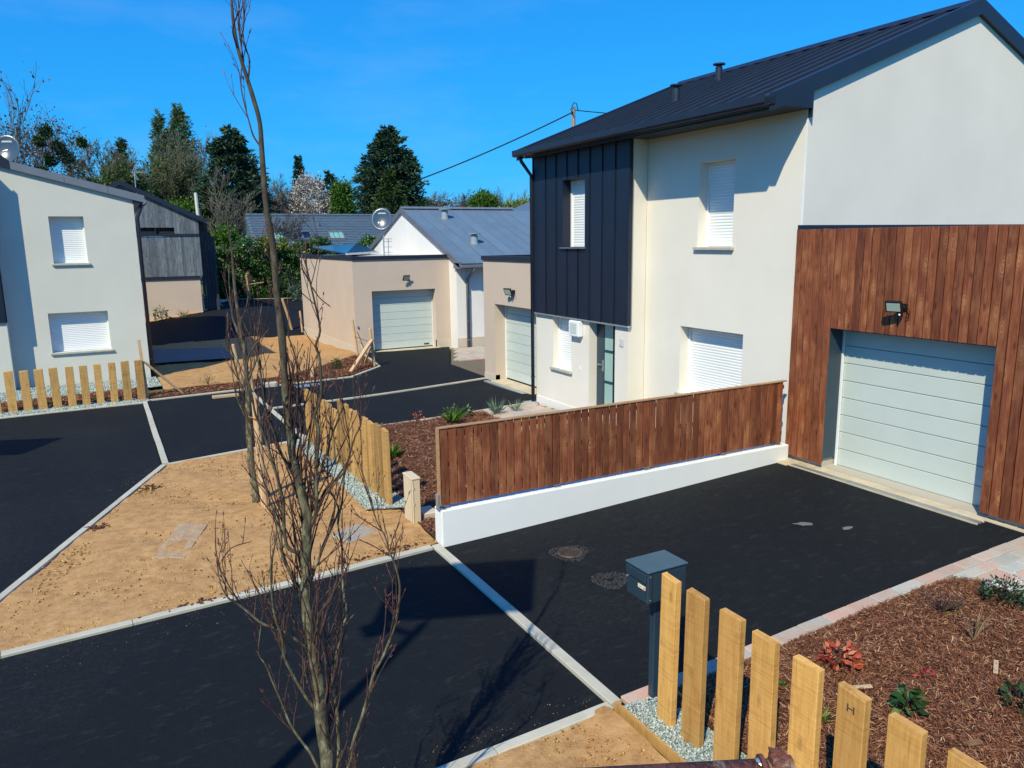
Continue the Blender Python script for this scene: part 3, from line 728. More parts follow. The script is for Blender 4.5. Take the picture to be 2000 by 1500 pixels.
def garage_door(root, P, U, N, u0, u1, z0, z1, depth, n=8, first=None):
    P, U, N = Vector(P), Vector(U), Vector(N)
    W = lambda u, z, d: Vector((P.x+U.x*u-N.x*d, P.y+U.y*u-N.y*d, z))
    U3 = Vector((U.x, U.y, 0)); N3 = Vector((N.x, N.y, 0)); Z = Vector((0, 0, 1))
    fr = MB()
    fr.obox(W((u0+u1)/2, (z0+z1)/2, depth+0.06), U3*((u1-u0)/2+0.15), N3*0.012, Z*((z1-z0)/2+0.12))
    for u in (u0+0.012, u1-0.012): fr.obox(W(u, (z0+z1)/2, depth-0.015), U3*0.014, N3*0.018, Z*(z1-z0)/2)
    d = fr.build('garage_door', M['shutter'], root)
    h = (z1-z0-0.03)/n
    for i in range(n):
        mb = MB(); zc = z0+0.03+h*(i+0.5)
        mb.obox(W((u0+u1)/2, zc, depth+0.018), U3*((u1-u0)/2-0.030), N3*0.018, Z*(h/2-0.004))
        mb.build('door_panel', M['doorp'], d, bevel=0.006)
    mb = MB(); mb.obox(W((u0+u1)/2, z0+0.012, depth+0.01), U3*((u1-u0)/2-0.01), N3*0.02, Z*0.014); mb.build('bottom_seal', M['black'], d)
    return d

def floodlight(loc, face, label, group='floodlights over the garage doors', sz=1.0):
    """black LED floodlight with motion sensor on a wall; face = outward normal (x,y)"""
    N = Vector((face[0], face[1], 0)).normalized(); U = Vector((-N.y, N.x, 0)); Z = Vector((0, 0, 1)); L = Vector(loc)
    t = empty('floodlight', loc, label, 'floodlight', group)
    mb = MB(); mb.obox(L+N*0.02, U*0.045*sz, N*0.02, Z*0.035*sz); mb.bar(L+N*0.04, L+N*0.11+U*0.06*sz, 0.022); mb.bar(L+N*0.04+Z*0.02, L+N*0.12-U*0.03*sz+Z*0.02, 0.03); mb.build('bracket', M['black'], t)
    f = (N*0.86-Z*0.40+U*0.25).normalized(); hx = f.cross(Z).normalized(); hy = hx.cross(f).normalized()
    c = L+N*0.15-U*0.055*sz
    if (hx.dot(U)) > 0: pass
    mb = MB(); mb.obox(c, hx*0.105*sz, hy*0.078*sz, f*0.022)
    for k in (-.06, -.02, .02, .06): mb.obox(c-f*0.03, hx*0.004, hy*0.06*sz, f*0.012) if False else mb.obox(c-f*0.032+hx*k*sz, hx*0.004, hy*0.055*sz, f*0.011)
    h = mb.build('lamp_head', M['black'], t, bevel=0.005)
    mb = MB(); mb.obox(c+f*0.021, hx*0.085*sz, hy*0.058*sz, f*0.004); mb.build('lamp_glass', M['glass_pane'], h)
    mb = MB(); s = L+N*0.085-Z*0.085*sz+U*0.01; mb.tube([s+Z*0.07, s], [0.022, 0.026], 8); mb.tube([s, s+N*0.03-Z*0.02], [0.024, 0.018], 8); ss = mb.build('motion_sensor', M['black'], t)
    mb = MB(); mb.tube([s+N*0.028-Z*0.02, s+N*0.04-Z*0.028], [0.017, 0.010], 8); mb.build('sensor_lens', M['shutter'], ss)
    mb = MB(); mb.tube([L+N*0.03+U*0.05, L+N*0.05+U*0.10-Z*0.05, L+N*0.05+U*0.10-Z*0.12, L+N*0.03+U*0.04-Z*0.16], 0.006, 5); mb.build('cable', M['black'], t)
    return t

def downpipe(root, x, y, z0, z1, mat, topx=0.0, topy=0.0, r=0.042):
    mb = MB(); mb.tube([(x+topx, y+topy, z1), (x+topx*.9, y+topy*.9, z1-0.10), (x, y, z1-0.42), (x, y, z0+0.02)], r, 10)
    o = mb.build('downpipe', M[mat], root, smooth=True)
    k = MB()
    for f in (0.12, 0.4, 0.75):
        z = z0+(z1-z0-0.4)*f; k.cyl((x, y), r+0.008, z-0.02, z+0.02, 10)
    k.build('pipe_bracket', M[mat], o)
    return o

def vent(root, p, h, r, mat, name='roof_vent'):
    mb = MB(); mb.cyl((p[0], p[1]), r, p[2]-0.10, p[2]+h, 14); mb.cyl((p[0], p[1]), r*1.25, p[2]-0.12, p[2]+0.02, 14); o = mb.build(name, M[mat], root, smooth=False)
    mb = MB(); mb.cyl((p[0], p[1]), r*1.75, p[2]+h+0.05, p[2]+h+0.075, 14, r*1.75); mb.cyl((p[0], p[1]), r*0.8, p[2]+h-0.01, p[2]+h+0.06, 10)
    mb.build('vent_cap', M[mat], o); return o

# ---------------------------------------------------------------- main house
H1 = empty('house', (9.5, 8.27, -3.55), 'large cream house with dark metal roof, dark upper cladding and a front door numbered 3', 'house')
XR, XP, XC = 9.50, 9.09, 9.03
YG, YI, YE = 8.27, 12.04, 15.63
ZE, ZR, XRI = 1.86, 3.66, 13.40
mb = MB()
# recessed facade (faces -X): u measured along +Y
wallplane(mb, (XR, 0), (0, 1), (-1, 0), YG, YI, -3.75, ZE+0.02, [(9.73, 10.59, -0.165, 1.29, 0.26), (9.39, 10.98, -2.885, -1.62, 0.27)])
# projecting ground floor
wallplane(mb, (XP, 0), (0, 1), (-1, 0), YI+0.005, YE, -4.1, -1.60, [(14.09, 14.88, -2.90, -1.63, 0.24), (12.47, 13.40, -3.86, -1.63, 0.26)])
mb.face((XP, YI+0.005, -4.1), (XR, YI+0.005, -4.1), (XR, YI+0.005, ZE), (XP, YI+0.005, ZE))
mb.face((XP, YE, -4.2), (18, YE, -4.2), (18, YE, ZE+.2), (XP, YE, ZE+.2))
# gable end and back
mb.face((XR, YG, -3.75), (17.3, YG, -3.75), (17.3, YG, 2.17), (XR, YG, 2.17))
mb.face((XR, YG, 2.17), (17.3, YG, 2.17), (XRI, YG, 3.69))
mb.face((9.1, YE, ZE), (17.7, YE, ZE), (XRI, YE, ZR))
mb.face((17.3, YG, -3.75), (17.3, YE, -3.75), (17.3, YE, ZE), (17.3, YG, ZE))
mb.build('wall', M['white'], H1)
mb = MB(); mb.box(XP-0.012, XR-0.01, YI-0.004, YE, -4.1, -3.72+0.02); mb.build('plinth', M['white2'], H1)
mb = MB(); mb.box(XR-0.012, XR-0.006, YG-0.006, YG+0.03, -0.2, ZE); mb.build('corner_bead', M['shutter'], H1)
# windows
shutter_window(H1, (XR, 0), (0, 1), (-1, 0), 9.73, 10.59, -0.165, 1.29, 0.22)
shutter_window(H1, (XR, 0), (0, 1), (-1, 0), 9.39, 10.98, -2.885, -1.62, 0.235)
shutter_window(H1, (XP, 0), (0, 1), (-1, 0), 14.09, 14.88, -2.90, -1.63, 0.20)
# upper dark cladding of vertical folded panels, with window
edges = [12.04, 12.44, 12.88, 13.32, 13.76, 14.19, 14.63, 15.08, 15.63]
w0, w1, wz0, wz1 = 13.50, 14.36, -0.17, 1.245
for a, b in zip(edges[:-1], edges[1:]):
    mb = MB()
    segs = [(-1.685, ZE+0.03)]
    ov = a < w1 and b > w0
    def strip(y0, y1, z0, z1):
        mb.box(XC, XC+0.03, y0, y1, z0, z1)
    if not ov: strip(a+.004, b-.004, -1.685, ZE+.03)
    else:
        top_ = MB(); top_.box(XC, XC+.03, a+.004, b-.004, wz1, ZE+.03)
        if not (w0 < b < w1): pass
        top_.box(XC-0.022, XC+0.002, b-0.010, b+0.004, wz1, ZE+.03); top_.build('cladding_panel', M['dark_clad'], H1)
        strip(a+.004, b-.004, -1.685, wz0)
        if a < w0: strip(a+.004, w0, wz0+.001, wz1-.001)
        if b > w1: strip(w1, b-.004, wz0+.001, wz1-.001)
    # standing fold at the left edge of each panel
    zz = [(-1.685, ZE+.03)] if not ov else ([(-1.685, wz0)] if w0 < b < w1 else [(-1.685, wz1)])
    for z0, z1 in zz: mb.box(XC-0.022, XC+0.002, b-0.010, b+0.004, z0, z1)
    mb.build('cladding_panel', M['dark_clad'], H1)
mb = MB()
mb.box(XC-0.004, XP+0.02, YI-0.055, YI-0.003, -1.685, ZE+.02)        # corner return
mb.box(XC+.27, XC+.30, w0-.02, w1+.02, wz0-.02, wz1+.02); mb.face((XC+.03, w0, wz1), (XC+.03, w1, wz1), (XC+.26, w1, wz1), (XC+.26, w0, wz1))
mb.face((XC+.03, w0, wz0), (XC+.03, w0, wz1), (XC+.26, w0, wz1), (XC+.26, w0, wz0)); mb.face((XC+.03, w1, wz0), (XC+.03, w1, wz1), (XC+.26, w1, wz1), (XC+.26, w1, wz0))
mb.build('cladding_corner', M['dark_clad'], H1)
w = shutter_window(H1, (XC, 0), (0, 1), (-1, 0), w0, w1, wz0, wz1, 0.24, sill=False)
mb = MB(); mb.box(XC-0.06, XC+0.24, w0-0.05, w1+0.05, wz0-0.03, wz0-0.004); mb.build('sill', M['grey_trim'], w, bevel=0.004)
mb = MB(); mb.box(XC-0.01, XP+0.0, YI-0.055, YE, -1.72, -1.688); mb.build('drip_trim', M['steel'], H1)
# front door
D = MB(); D.box(XP+0.20, XP+0.26, 12.47, 13.40, -3.86, -1.635); d = D.build('front_door', M['front_door'], H1, bevel=0.004)
mb = MB(); mb.box(XP+0.185, XP+0.205, 12.79, 13.08, -3.80, -1.76); mb.build('door_glass', M['frost'], d)
mb = MB()
for z in (-2.32, -2.98): mb.box(XP+0.168, XP+0.186, 12.79, 13.08, z-0.022, z+0.022)
mb.build('glazing_bar', M['front_door'], d)
mb = MB()
for y0, y1, z0, z1 in ((13.082, 13.10, -3.85, -1.65), (12.765, 12.785, -3.85, -1.65)): mb.box(XP+0.18, XP+0.199, y0, y1, z0, z1)
mb.build('glass_frame', M['dark_trim'], d)
mb = MB(); mb.box(XP+.190, XP+.199, 13.13, 13.175, -2.78, -2.54); mb.bar((XP+.185, 13.15, -2.63), (XP+.14, 13.15, -2.63), .022); mb.bar((XP+.14, 13.145, -2.63), (XP+.14, 13.28, -2.635), .02); mb.cyl((XP+.175, 13.152), 0.016, -2.75, -2.72, 8)
mb.build('door_handle', M['steel'], d)
# meter box, bell, number plate on the wall
mb = MB(); mb.cbox(XP-0.13, XP-0.002, 13.62, 14.02, -2.08, -1.735, 0.02); mt = mb.build('meter_box', M['shutter'], H1)
mb = MB(); mb.box(XP-0.136, XP-0.131, 13.70, 13.94, -2.01, -1.79); mb.build('meter_window', M['doorp'], mt)
mb = MB(); mb.box(XP-0.012, XP-0.002, 13.715, 13.765, -2.83, -2.73); mb.box(XP-0.02, XP-0.012, 13.73, 13.75, -2.805, -2.78); mb.build('door_bell', M['shutter'], H1)
mb = MB(); mb.box(XP-0.012, XP-0.003, 12.185, 12.315, -2.125, -1.985); np_ = mb.build('number_plate', M['sill'], H1)
mb = MB(); mb.box(XP-0.0145, XP-0.0125, 12.20, 12.30, -2.11, -2.00); mb.build('plate_face', M['shutter'], np_)
def text(s, name, parent, loc, face, size, mat, ext=0.0015):
    cu = bpy.data.curves.new(name, 'FONT'); cu.body = s; cu.size = size; cu.align_x = 'CENTER'; cu.align_y = 'CENTER'; cu.extrude = ext
    o = bpy.data.objects.new(name, cu); COL.objects.link(o)
    me = bpy.data.meshes.new_from_object(o.evaluated_get(bpy.context.evaluated_depsgraph_get())); bpy.data.objects.remove(o); me.materials.clear(); me.materials.append(mat)
    o = bpy.data.objects.new(name, me); link(o, parent, loc)
    n = Vector(face).normalized(); x = Vector((0, 0, 1)).cross(n).normalized(); y = n.cross(x)
    o.rotation_euler = Matrix((x, y, n)).transposed().to_euler(); return o
text('3', 'house_number', np_, (XP-0.0165, 12.25, -2.055), (-1, 0, 0), 0.11, M['ink'])

# roof: near slope, far slope, folded seams, fascia box, gutter, ridge
XE, YV0, YV1 = 8.72, 8.225, 15.82
sl = (ZR+0.13-1.97)/(XRI-XE)
zr = lambda x: 1.97+sl*(x-XE) if x <= XRI else 1.97+sl*(2*XRI-XE-x)
def slab(mb, xa, xb, y0, y1, t0, t1):
    P = [(xa, y0, zr(xa)+t0), (xb, y0, zr(xb)+t0), (xb, y1, zr(xb)+t0), (xa, y1, zr(xa)+t0), (xa, y0, zr(xa)+t1), (xb, y0, zr(xb)+t1), (xb, y1, zr(xb)+t1), (xa, y1, zr(xa)+t1)]
    mb.add(P, [(0, 3, 2, 1), (4, 5, 6, 7), (0, 1, 5, 4), (1, 2, 6, 5), (2, 3, 7, 6), (3, 0, 4, 7)])
npan = 17; pw = (YV1-YV0-0.16)/npan
for i in range(npan):
    y0 = YV0+0.08+i*pw; mb = MB(); slab(mb, XE, XRI-0.03, y0+0.003, y0+pw-0.003, -0.03, 0.0)
    mb.build('roof_panel', M['dark_roof'], H1)
for i in range(1, npan):
    y0 = YV0+0.08+i*pw; mb = MB(); slab(mb, XE+0.09, XRI-0.10, y0-0.016, y0+0.016, 0.001, 0.042); mb.build('roof_seam', M['dark_roof'], H1)
mb = MB(); slab(mb, XRI+0.03, 2*XRI-XE, YV0, YV1, -0.03, 0.0); slab(mb, XE+0.1, XRI, YV0+.2, YV1-.2, -0.2, -0.05); slab(mb, XRI, 2*XRI-XE-.1, YV0+.2, YV1-.2, -0.2, -0.05); mb.build('roof', M['dark_roof'], H1)
for y0, y1 in ((YV0-0.03, YV0+0.085), (YV1-0.085, YV1+0.03)):
    mb = MB(); slab(mb, XE, XRI, y0, y1, -0.19, 0.055); slab(mb, XRI, 2*XRI-XE, y0, y1, -0.19, 0.055); mb.build('verge_trim', M['dark_trim'], H1)
mb = MB()
mb.face((XE+0.005, YV0-0.028, 1.845), (XR-0.004, YV0-0.028, 1.845), (XR-0.004, YV0-0.028, zr(XR)-.1), (XE+.005, YV0-0.028, zr(XE)-.10))
mb.box(XE+0.005, XR-0.004, YV0-0.026, YI-0.01, 1.845, 1.862); mb.box(XE+.005, XP+0.1, YI-0.01, YV1, 1.845, 1.862); mb.box(XR-0.02, XR-0.004, YV0-.026, YG-0.002, 1.72, zr(XR)-.2)
mb.build('soffit', M['dark_trim'], H1)
g_ = MB(); sec = [(0, 0.13), (-0.005, 0.02), (-0.03, -0.005), (-0.11, -0.005), (-0.135, 0.03), (-0.135, 0.135), (-0.125, 0.135), (-0.122, 0.035), (-0.10, 0.008), (-0.035, 0.008), (-0.012, 0.028), (-0.008, 0.13)]
V = [(XE+x, y, 1.855+z) for y in (YV0+0.06, YV1) for x, z in sec]; n = len(sec)
g_.add(V, [(k, (k+1) % n, n+(k+1) % n, n+k) for k in range(n)]+[tuple(range(n)), tuple(range(2*n-1, n-1, -1))]); g_.build('gutter', M['dark_trim'], H1)
mb = MB(); mb.box(XE-0.015, XE+0.02, YV0-.02, YV1, 1.862, 1.99); mb.build('fascia', M['dark_trim'], H1)
y = YV0
while y < YV1-0.2:
    y1 = min(y+1.15, YV1-0.05); mb = MB(); z = zr(XRI)
    mb.add([(XRI-0.16, y, z-0.03), (XRI-0.03, y, z+0.075), (XRI+0.03, y, z+0.075), (XRI+0.16, y, z-0.03), (XRI-0.16, y1, z-0.03), (XRI-0.03, y1, z+0.075), (XRI+0.03, y1, z+0.075), (XRI+0.16, y1, z-0.03)],
           [(0, 1, 5, 4), (1, 2, 6, 5), (2, 3, 7, 6), (3, 2, 1, 0), (4, 5, 6, 7)]); mb.build('ridge_cap', M['dark_trim'], H1); y = y1+0.012
vent(H1, (12.25, 13.15, zr(12.25)), 0.26, 0.075, 'dark_roof'); vent(H1, (10.45, 12.40, zr(10.45)), 0.26, 0.07, 'dark_roof')
downpipe(H1, XC-0.03, YE+0.03, -3.90, 1.86, 'dark_trim', -0.26, 0.06)
mb = MB(); mb.box(8.80, 9.18, 15.50, 15.82, -3.93, -3.86); o = mb.build('drain_cover', M['grey_slab'], None, (8.99, 15.66, -3.88)); tag(o, 'square concrete drain cover at the foot of the dark downpipe', 'drain cover')

# ---------------------------------------------------------------- main garage, clad in stained boards
GX = 9.37; GL, GR = 8.26, 3.55
G1 = empty('garage', (9.37, 6.3, -3.5), 'flat roofed garage clad in red brown vertical boards with a pale sectional door', 'garage')
mb = MB(); OL, OR, OT = 7.582, 5.128, -1.33
wallplane(mb, (GX+0.085, 0), (0, 1), (-1, 0), GR, GL-0.02, -3.75, 0.02, [(OR-0.02, OL+0.02, -3.46, OT+0.02, 0.28)])
mb.face((GX+.085, GL-0.02, -3.75), (9.50, GL-0.02, -3.75), (9.50, GL-.02, .02), (GX+.085, GL-.02, .02))
mb.face((GX+.085, GR, -3.75), (16, GR, -3.75), (16, GR, .02), (GX+.085, GR, .02))
mb.build('wall', M['block'], G1)
mb = MB()
for y0, y1 in ((OL+0.03, GL-0.03), (GR, OR-0.03)): mb.box(GX+0.074, GX+0.083, y0, y1, -3.30, 0.02)
mb.box(GX+.074, GX+.083, OR-0.03, OL+0.03, OT+0.10, .02)
mb.build('membrane', M['membrane'], G1)
mb = MB()
zb = -3.40
for z in (-3.0, -2.2, -1.4, -0.7, -0.1):
    for y0, y1 in (((OL+0.02, GL-0.02), (GR, OR-0.02)) if z < OT-0.02 else ((GR, GL-.02),)): mb.box(GX+0.030, GX+0.073, y0, y1, z-0.02, z+0.02)
mb.build('batten', M['stained'], G1)
board_meshes = {}
def board_mesh(w, h, t=0.027):
    k = (round(w, 3), round(h, 3))
    if k not in board_meshes:
        mb = MB(); mb.cbox(0, t, -w/2, w/2, 0, h, 0.003); o = mb.build('cladding_board', M['stained']); board_meshes[k] = o.data; bpy.data.objects.remove(o)
    return board_meshes[k]
pitch = 0.1185; bw = 0.1035
ys = []
y = GL
while y > GR: ys.append(y-bw/2); y -= pitch
ztop = 0.098
for y in ys:
    inop = OR < y < OL
    if inop and (y+bw/2 > OL+0.012 or y-bw/2 < OR-0.012): pass
    z0 = OT if inop else zb+random.uniform(-.006, .003)
    o = bpy.data.objects.new('cladding_board', board_mesh(bw, round(ztop-z0, 2)))
    link(o, G1, (GX+random.uniform(-.0025, .0025), y+random.uniform(-.001, .001), z0))
    o.rotation_euler = (random.uniform(-.0008, .0008), 0, random.uniform(-.02, .02))
mb = MB(); mb.box(GX+0.03, 16, GR, YG-0.003, 0.02, 0.09); mb.box(GX+0.02, 16, YG-0.06, YG-0.004, 0.09, 0.165); mb.build('flat_roof', M['dark_trim'], G1)
mb = MB()   # slate blue lining of the opening
mb.box(GX+0.028, GX+0.36, OL-0.012, OL, -3.33, OT-0.012); mb.box(GX+.028, GX+.36, OR, OR+0.012, -3.33, OT-.012); mb.box(GX+.028, GX+.36, OR, OL, OT-0.012, OT)
mb.build('opening_lining', M['reveal'], G1)
garage_door(G1, (GX, 0), (0, 1), (-1, 0), OR+0.014, OL-0.014, -3.49, OT-0.016, 0.345, 8)
mb = MB(); mb.add([(GX-0.06, OR-0.04, -3.60), (GX+.40, OR-.04, -3.60), (GX+.40, OL+.04, -3.60), (GX-.06, OL+.04, -3.60), (GX-.06, OR-.04, -3.475), (GX+.40, OR-.04, -3.472), (GX+.40, OL+.04, -3.472), (GX-.06, OL+.04, -3.475)],
      [(0, 3, 2, 1), (4, 5, 6, 7), (0, 1, 5, 4), (1, 2, 6, 5), (2, 3, 7, 6), (3, 0, 4, 7)]); mb.build('threshold', M['slab'], G1, bevel=0.008)
mb = MB()
for y0, y1 in ((OL+0.02, GL), (GR, OR-0.02)): mb.box(GX+0.02, GX+0.084, y0, y1, -3.6, zb-0.02) if False else mb.box(GX-0.02, GX+0.083, y0, y1, -3.70, -3.475)
mb.build('plinth', M['slab'], G1)
floodlight((GX, 6.40, -0.93), (-1, 0), 'black floodlight with motion sensor on the red brown boards above the near garage door')
tag(MB().cbox(9.10, 9.40, 7.98, 8.24, -3.60, -3.472, 0.01).build('concrete_pad', M['slab'], None, (9.25, 8.1, -3.5)), 'small concrete pad in the corner beside the board clad garage', 'concrete pad')
# drainage channel
dr = empty('drain_channel', (9.22, 6.5, -3.49), 'long slotted drain channel in the tarmac in front of the near garage door', 'drain')
mb = MB(); mb.box(9.145, 9.165, 5.06, 7.97, -3.56, -3.478); mb.box(9.28, 9.30, 5.06, 7.97, -3.56, -3.478); mb.box(9.15, 9.3, 5.06, 7.97, -3.56, -3.53); mb.build('channel', M['slab'], dr)
mb = MB(); y = 5.08
while y < 7.95: mb.box(9.167, 9.278, y, y+0.014, -3.50, -3.481); y += 0.03
mb.box(9.215, 9.23, 5.06, 7.97, -3.50, -3.482); mb.build('grating', M['steel'], dr, kind='stuff')

# ---------------------------------------------------------------- fence of stained boards on a low wall
LWX0, LWX1 = 3.40, 9.355
mb = MB(); zt = -3.235
mb.add([(LWX0, 8.17, -3.85), (LWX1, 8.17, -3.60), (LWX1, 8.40, -3.60), (LWX0, 8.40, -3.85), (LWX0, 8.17, zt), (LWX1, 8.17, zt), (LWX1, 8.40, zt), (LWX0, 8.40, zt)],
       [(0, 3, 2, 1), (4, 5, 6, 7), (0, 1, 5, 4), (1, 2, 6, 5), (2, 3, 7, 6), (3, 0, 4, 7)])
lw = mb.build('garden_wall', M['lowwall'], None, (3.4, 8.28, -3.7), bevel=0.012); tag(lw, 'low white rendered wall under the red brown fence beside the tarmac driveway', 'wall')
F1 = empty('board_fence', (3.4, 8.26, -3.2), 'fence of red brown vertical boards standing on the low white wall', 'fence')
bm_ = MB(); bm_.cbox(-0.0490, 0.0490, 0, 0.026, 0, 0.968, 0.004); o = bm_.build('fence_board', M['stained'])
x = 3.425+0.057; first = o; used = False; N_ = 0
while x < 9.27:
    c = copy_obj(first, F1, (x, 8.225, -3.192+random.uniform(-.004, .004)), (random.uniform(-.004, .004), 0, random.uniform(-.03, .03)), (1, 1, 1)); x += 0.1138
bpy.data.objects.remove(first)
mb = MB(); mb.cbox(3.40, 9.29, 8.212, 8.285, -2.222, -2.204, 0.003); mb.build('cap_rail', M['stained_top'], F1)
mb = MB(); mb.cbox(3.398, 3.42, 8.215, 8.29, -3.178, -2.223, 0.003); mb.build('end_board', M['stained_top'], F1)
for z in (-3.05, -2.68, -2.31):
    mb = MB(); mb.box(3.44, 9.27, 8.252, 8.278, z-0.03, z+0.03); mb.build('rail', M['stained'], F1)
for x in (3.50, 5.10, 6.60, 8.05, 9.22):
    mb = MB(); mb.cbox(x-0.035, x+0.035, 8.279, 8.349, -3.12, -2.23, 0.004); p = mb.build('post', M['stained'], F1)
    mb = MB(); mb.box(x-0.05, x+0.05, 8.225, 8.36, -3.238, -3.228); mb.box(x-0.043, x-0.037, 8.275, 8.352, -3.23, -3.0); mb.box(x+.037, x+.043, 8.275, 8.352, -3.23, -3.0); mb.box(x-.04, x+.04, 8.26, 8.268, -3.23, -3.10); mb.build('steel_foot', M['steel'], p)
mb = MB(); mb.box(3.376, 3.394, 8.215, 8.29, -3.238, -3.04); mb.box(3.376, 3.48, 8.20, 8.30, -3.2345, -3.228); mb.build('end_bracket', M['steel'], F1)

# ---------------------------------------------------------------- second garage (tan) at the far end of the main house
def flat_garage(x0, x1, y0, y1, zb, zt, label, face, op, ddep, rim='dark_trim'):
    t = empty('garage', ((x0+x1)/2, (y0+y1)/2, zb), label, 'garage')
    return t
T2 = empty('garage', (9.76, 17.7, -3.98), 'tan rendered garage behind the dark downpipe at the far end of the cream house', 'garage')
mb = MB(); wallplane(mb, (9.76, 0), (0, 1), (-1, 0), 15.65, 19.80, -4.15, -0.47, [(16.80, 19.12, -3.98, -1.76, 0.36)])
mb.face((9.76, 19.80, -4.15), (15, 19.80, -4.15), (15, 19.80, -.47), (9.76, 19.80, -.47)); mb.build('wall', M['tan'], T2)
for y0, y1 in ((19.12, 19.81), (15.65, 16.8)): MB().box(9.745, 9.9, y0, y1, -4.1, -3.80).build('plinth', M['plinth'], T2)
mb = MB(); mb.box(9.72, 9.86, 15.66, 19.85, -0.55, -0.43); mb.box(9.86, 15, 19.72, 19.85, -.55, -.43); mb.box(9.86, 15, 15.66, 19.72, -.62, -.56); mb.build('roof_edge', M['dark_trim'], T2)
garage_door(T2, (9.76, 0), (0, 1), (-1, 0), 16.81, 19.11, -3.93, -1.77, 0.35, 8)
mb = MB(); mb.box(9.60, 10.15, 16.75, 19.12, -4.1, -3.935); mb.build('threshold', M['slab'], T2, bevel=0.008)
mb = MB(); mb.box(9.46, 9.60, 16.7, 19.3, -4.05, -3.958); o = mb.build('drain_channel', M['steel'], None, (9.53, 18, -4.0)); tag(o, 'grey drain channel before the door of the tan garage beside the dark downpipe', 'drain')
floodlight((9.76, 17.95, -1.36), (-1, 0), 'black floodlight on the tan garage beside the dark downpipe', sz=1.25)

# ---------------------------------------------------------------- third garage (tan, flat roof) and the white house behind it
T3 = empty('garage', (9.7, 26.4, -3.93), 'tan flat roofed garage with a blue solar panel and satellite dish on its roof', 'garage')
Y3 = 26.4; zt3 = -0.57
mb = MB(); wallplane(mb, (0, Y3), (1, 0), (0, -1), 7.90, 11.60, -4.15, zt3, [(8.56, 11.01, -3.95, -1.74, 0.36)])
mb.face((7.90, Y3, -4.15), (7.90, 34.2, -4.2), (7.90, 34.2, zt3+.02), (7.90, Y3, zt3)); mb.build('wall', M['tan'], T3)
mb = MB(); mb.box(7.88, 8.56, Y3-0.016, Y3+0.1, -4.1, -3.66); mb.box(11.01, 11.6, Y3-.016, Y3+.1, -4.1, -3.66); mb.box(7.884, 7.93, Y3-.012, 34.2, -4.2, -3.70); mb.build('plinth', M['plinth'], T3)
mb = MB(); mb.box(7.86, 11.62, Y3-0.05, Y3+0.10, zt3-0.05, zt3+0.075); mb.box(7.86, 8.0, Y3+.10, 34.2, zt3-.05, zt3+.075); mb.build('roof_edge', M['dark_trim'], T3)
mb = MB(); mb.box(8.0, 15.5, Y3+.1, 34.2, zt3-0.03, zt3+0.02); mb.build('flat_roof', M['roofgravel'], T3)
d3 = garage_door(T3, (0, Y3), (1, 0), (0, -1), 8.57, 11.0, -3.93, -1.75, 0.33, 8)
mb = MB(); mb.box(10.62, 10.82, Y3+0.318, Y3+0.326, -3.84, -3.79); mb.build('maker_sticker', M['solar'], d3)
mb = MB(); mb.box(8.5, 11.1, Y3-0.12, Y3+0.4, -4.1, -3.93); mb.build('threshold', M['slab'], T3, bevel=0.008)
floodlight((9.90, Y3, -1.30), (0, -1), 'black floodlight on the tan garage below the satellite dish', sz=1.3)
mb = MB(); mb.cyl((7.98, Y3-0.03), 0.03, -3.0, -2.94, 8); mb.build('outside_tap', M['steel'], T3)
# solar panel
SP = empty('solar_panel', (9.6, 31.5, -0.5), 'blue tilted solar panel on the flat roof of the tan garage', 'solar panel')
mb = MB(); mb.add([(8.35, 28.6, -0.42), (10.9, 32.6, -0.42), (10.3, 33.6, -0.05), (8.35, 33.6, -0.18), (8.35, 28.6, -0.47), (10.9, 32.6, -0.47), (10.3, 33.6, -0.10), (8.35, 33.6, -0.23)], [(0, 1, 2, 3), (7, 6, 5, 4), (0, 4, 5, 1), (1, 5, 6, 2), (2, 6, 7, 3), (3, 7, 4, 0)]); mb.build('panel', M['solar'], SP)
mb = MB(); mb.bar((8.35, 28.58, -0.445), (10.92, 32.6, -0.445), 0.06, 0.07); mb.bar((8.9, 30.2, -.5), (10.7, 32.9, -.36), .05); mb.build('frame', M['alu'], SP)
def sat_dish(loc, r, label, mast, aim=(-.45, -.75, .25), wall=None):
    t = empty('satellite_dish', mast, label, 'satellite dish', 'satellite dishes on the roofs')
    c = Vector(loc); a = Vector(aim).normalized(); x = a.cross(Vector((0, 0, 1))).normalized(); y = x.cross(a)
    V = [c-a*0.08]; F = []; nr, ns = 5, 28
    for i in range(1, nr+1):
        for k in range(ns):
            q = r*i/nr; th = 2*math.pi*k/ns; V.append(c+x*q*math.cos(th)*0.94+y*q*math.sin(th)*1.03-a*(0.08*(1-(i/nr)**2)))
    F = [(0, 1+k, 1+(k+1) % ns) for k in range(ns)]
    for i in range(nr-1):
        for k in range(ns): F.append((1+i*ns+k, 1+(i+1)*ns+k, 1+(i+1)*ns+(k+1) % ns, 1+i*ns+(k+1) % ns))
    mb = MB(); mb.add(V, F); d = mb.build('reflector', M['dish'], t, smooth=True); so = d.modifiers.new('s', 'SOLIDIFY'); so.thickness = 0.004
    mb = MB(); mb.obox(c+y*r*0.55-a*0.045, x*r*0.34, y*0.025, a*0.004); mb.build('maker_plate', M['vent_grey'], d)
    lb = c+a*0.45-y*0.28
    mb = MB(); mb.bar(c-y*r*0.98, lb, 0.025); mb.tube([lb-a*.06, lb+a*0.03], [0.035, 0.025], 8); mb.build('feed_arm', M['alu'], t)
    m_ = Vector(mast); mb = MB(); mb.tube([m_, Vector((m_.x, m_.y, c.z-0.05)), c-a*0.1], 0.028, 8); mb.build('mast', M['steel'], t)
    return t
dish_t = sat_dish((9.56, 27.9, 0.83), 0.43, 'round grey satellite dish on a mast above the tan garage', (9.62, 27.95, zt3))
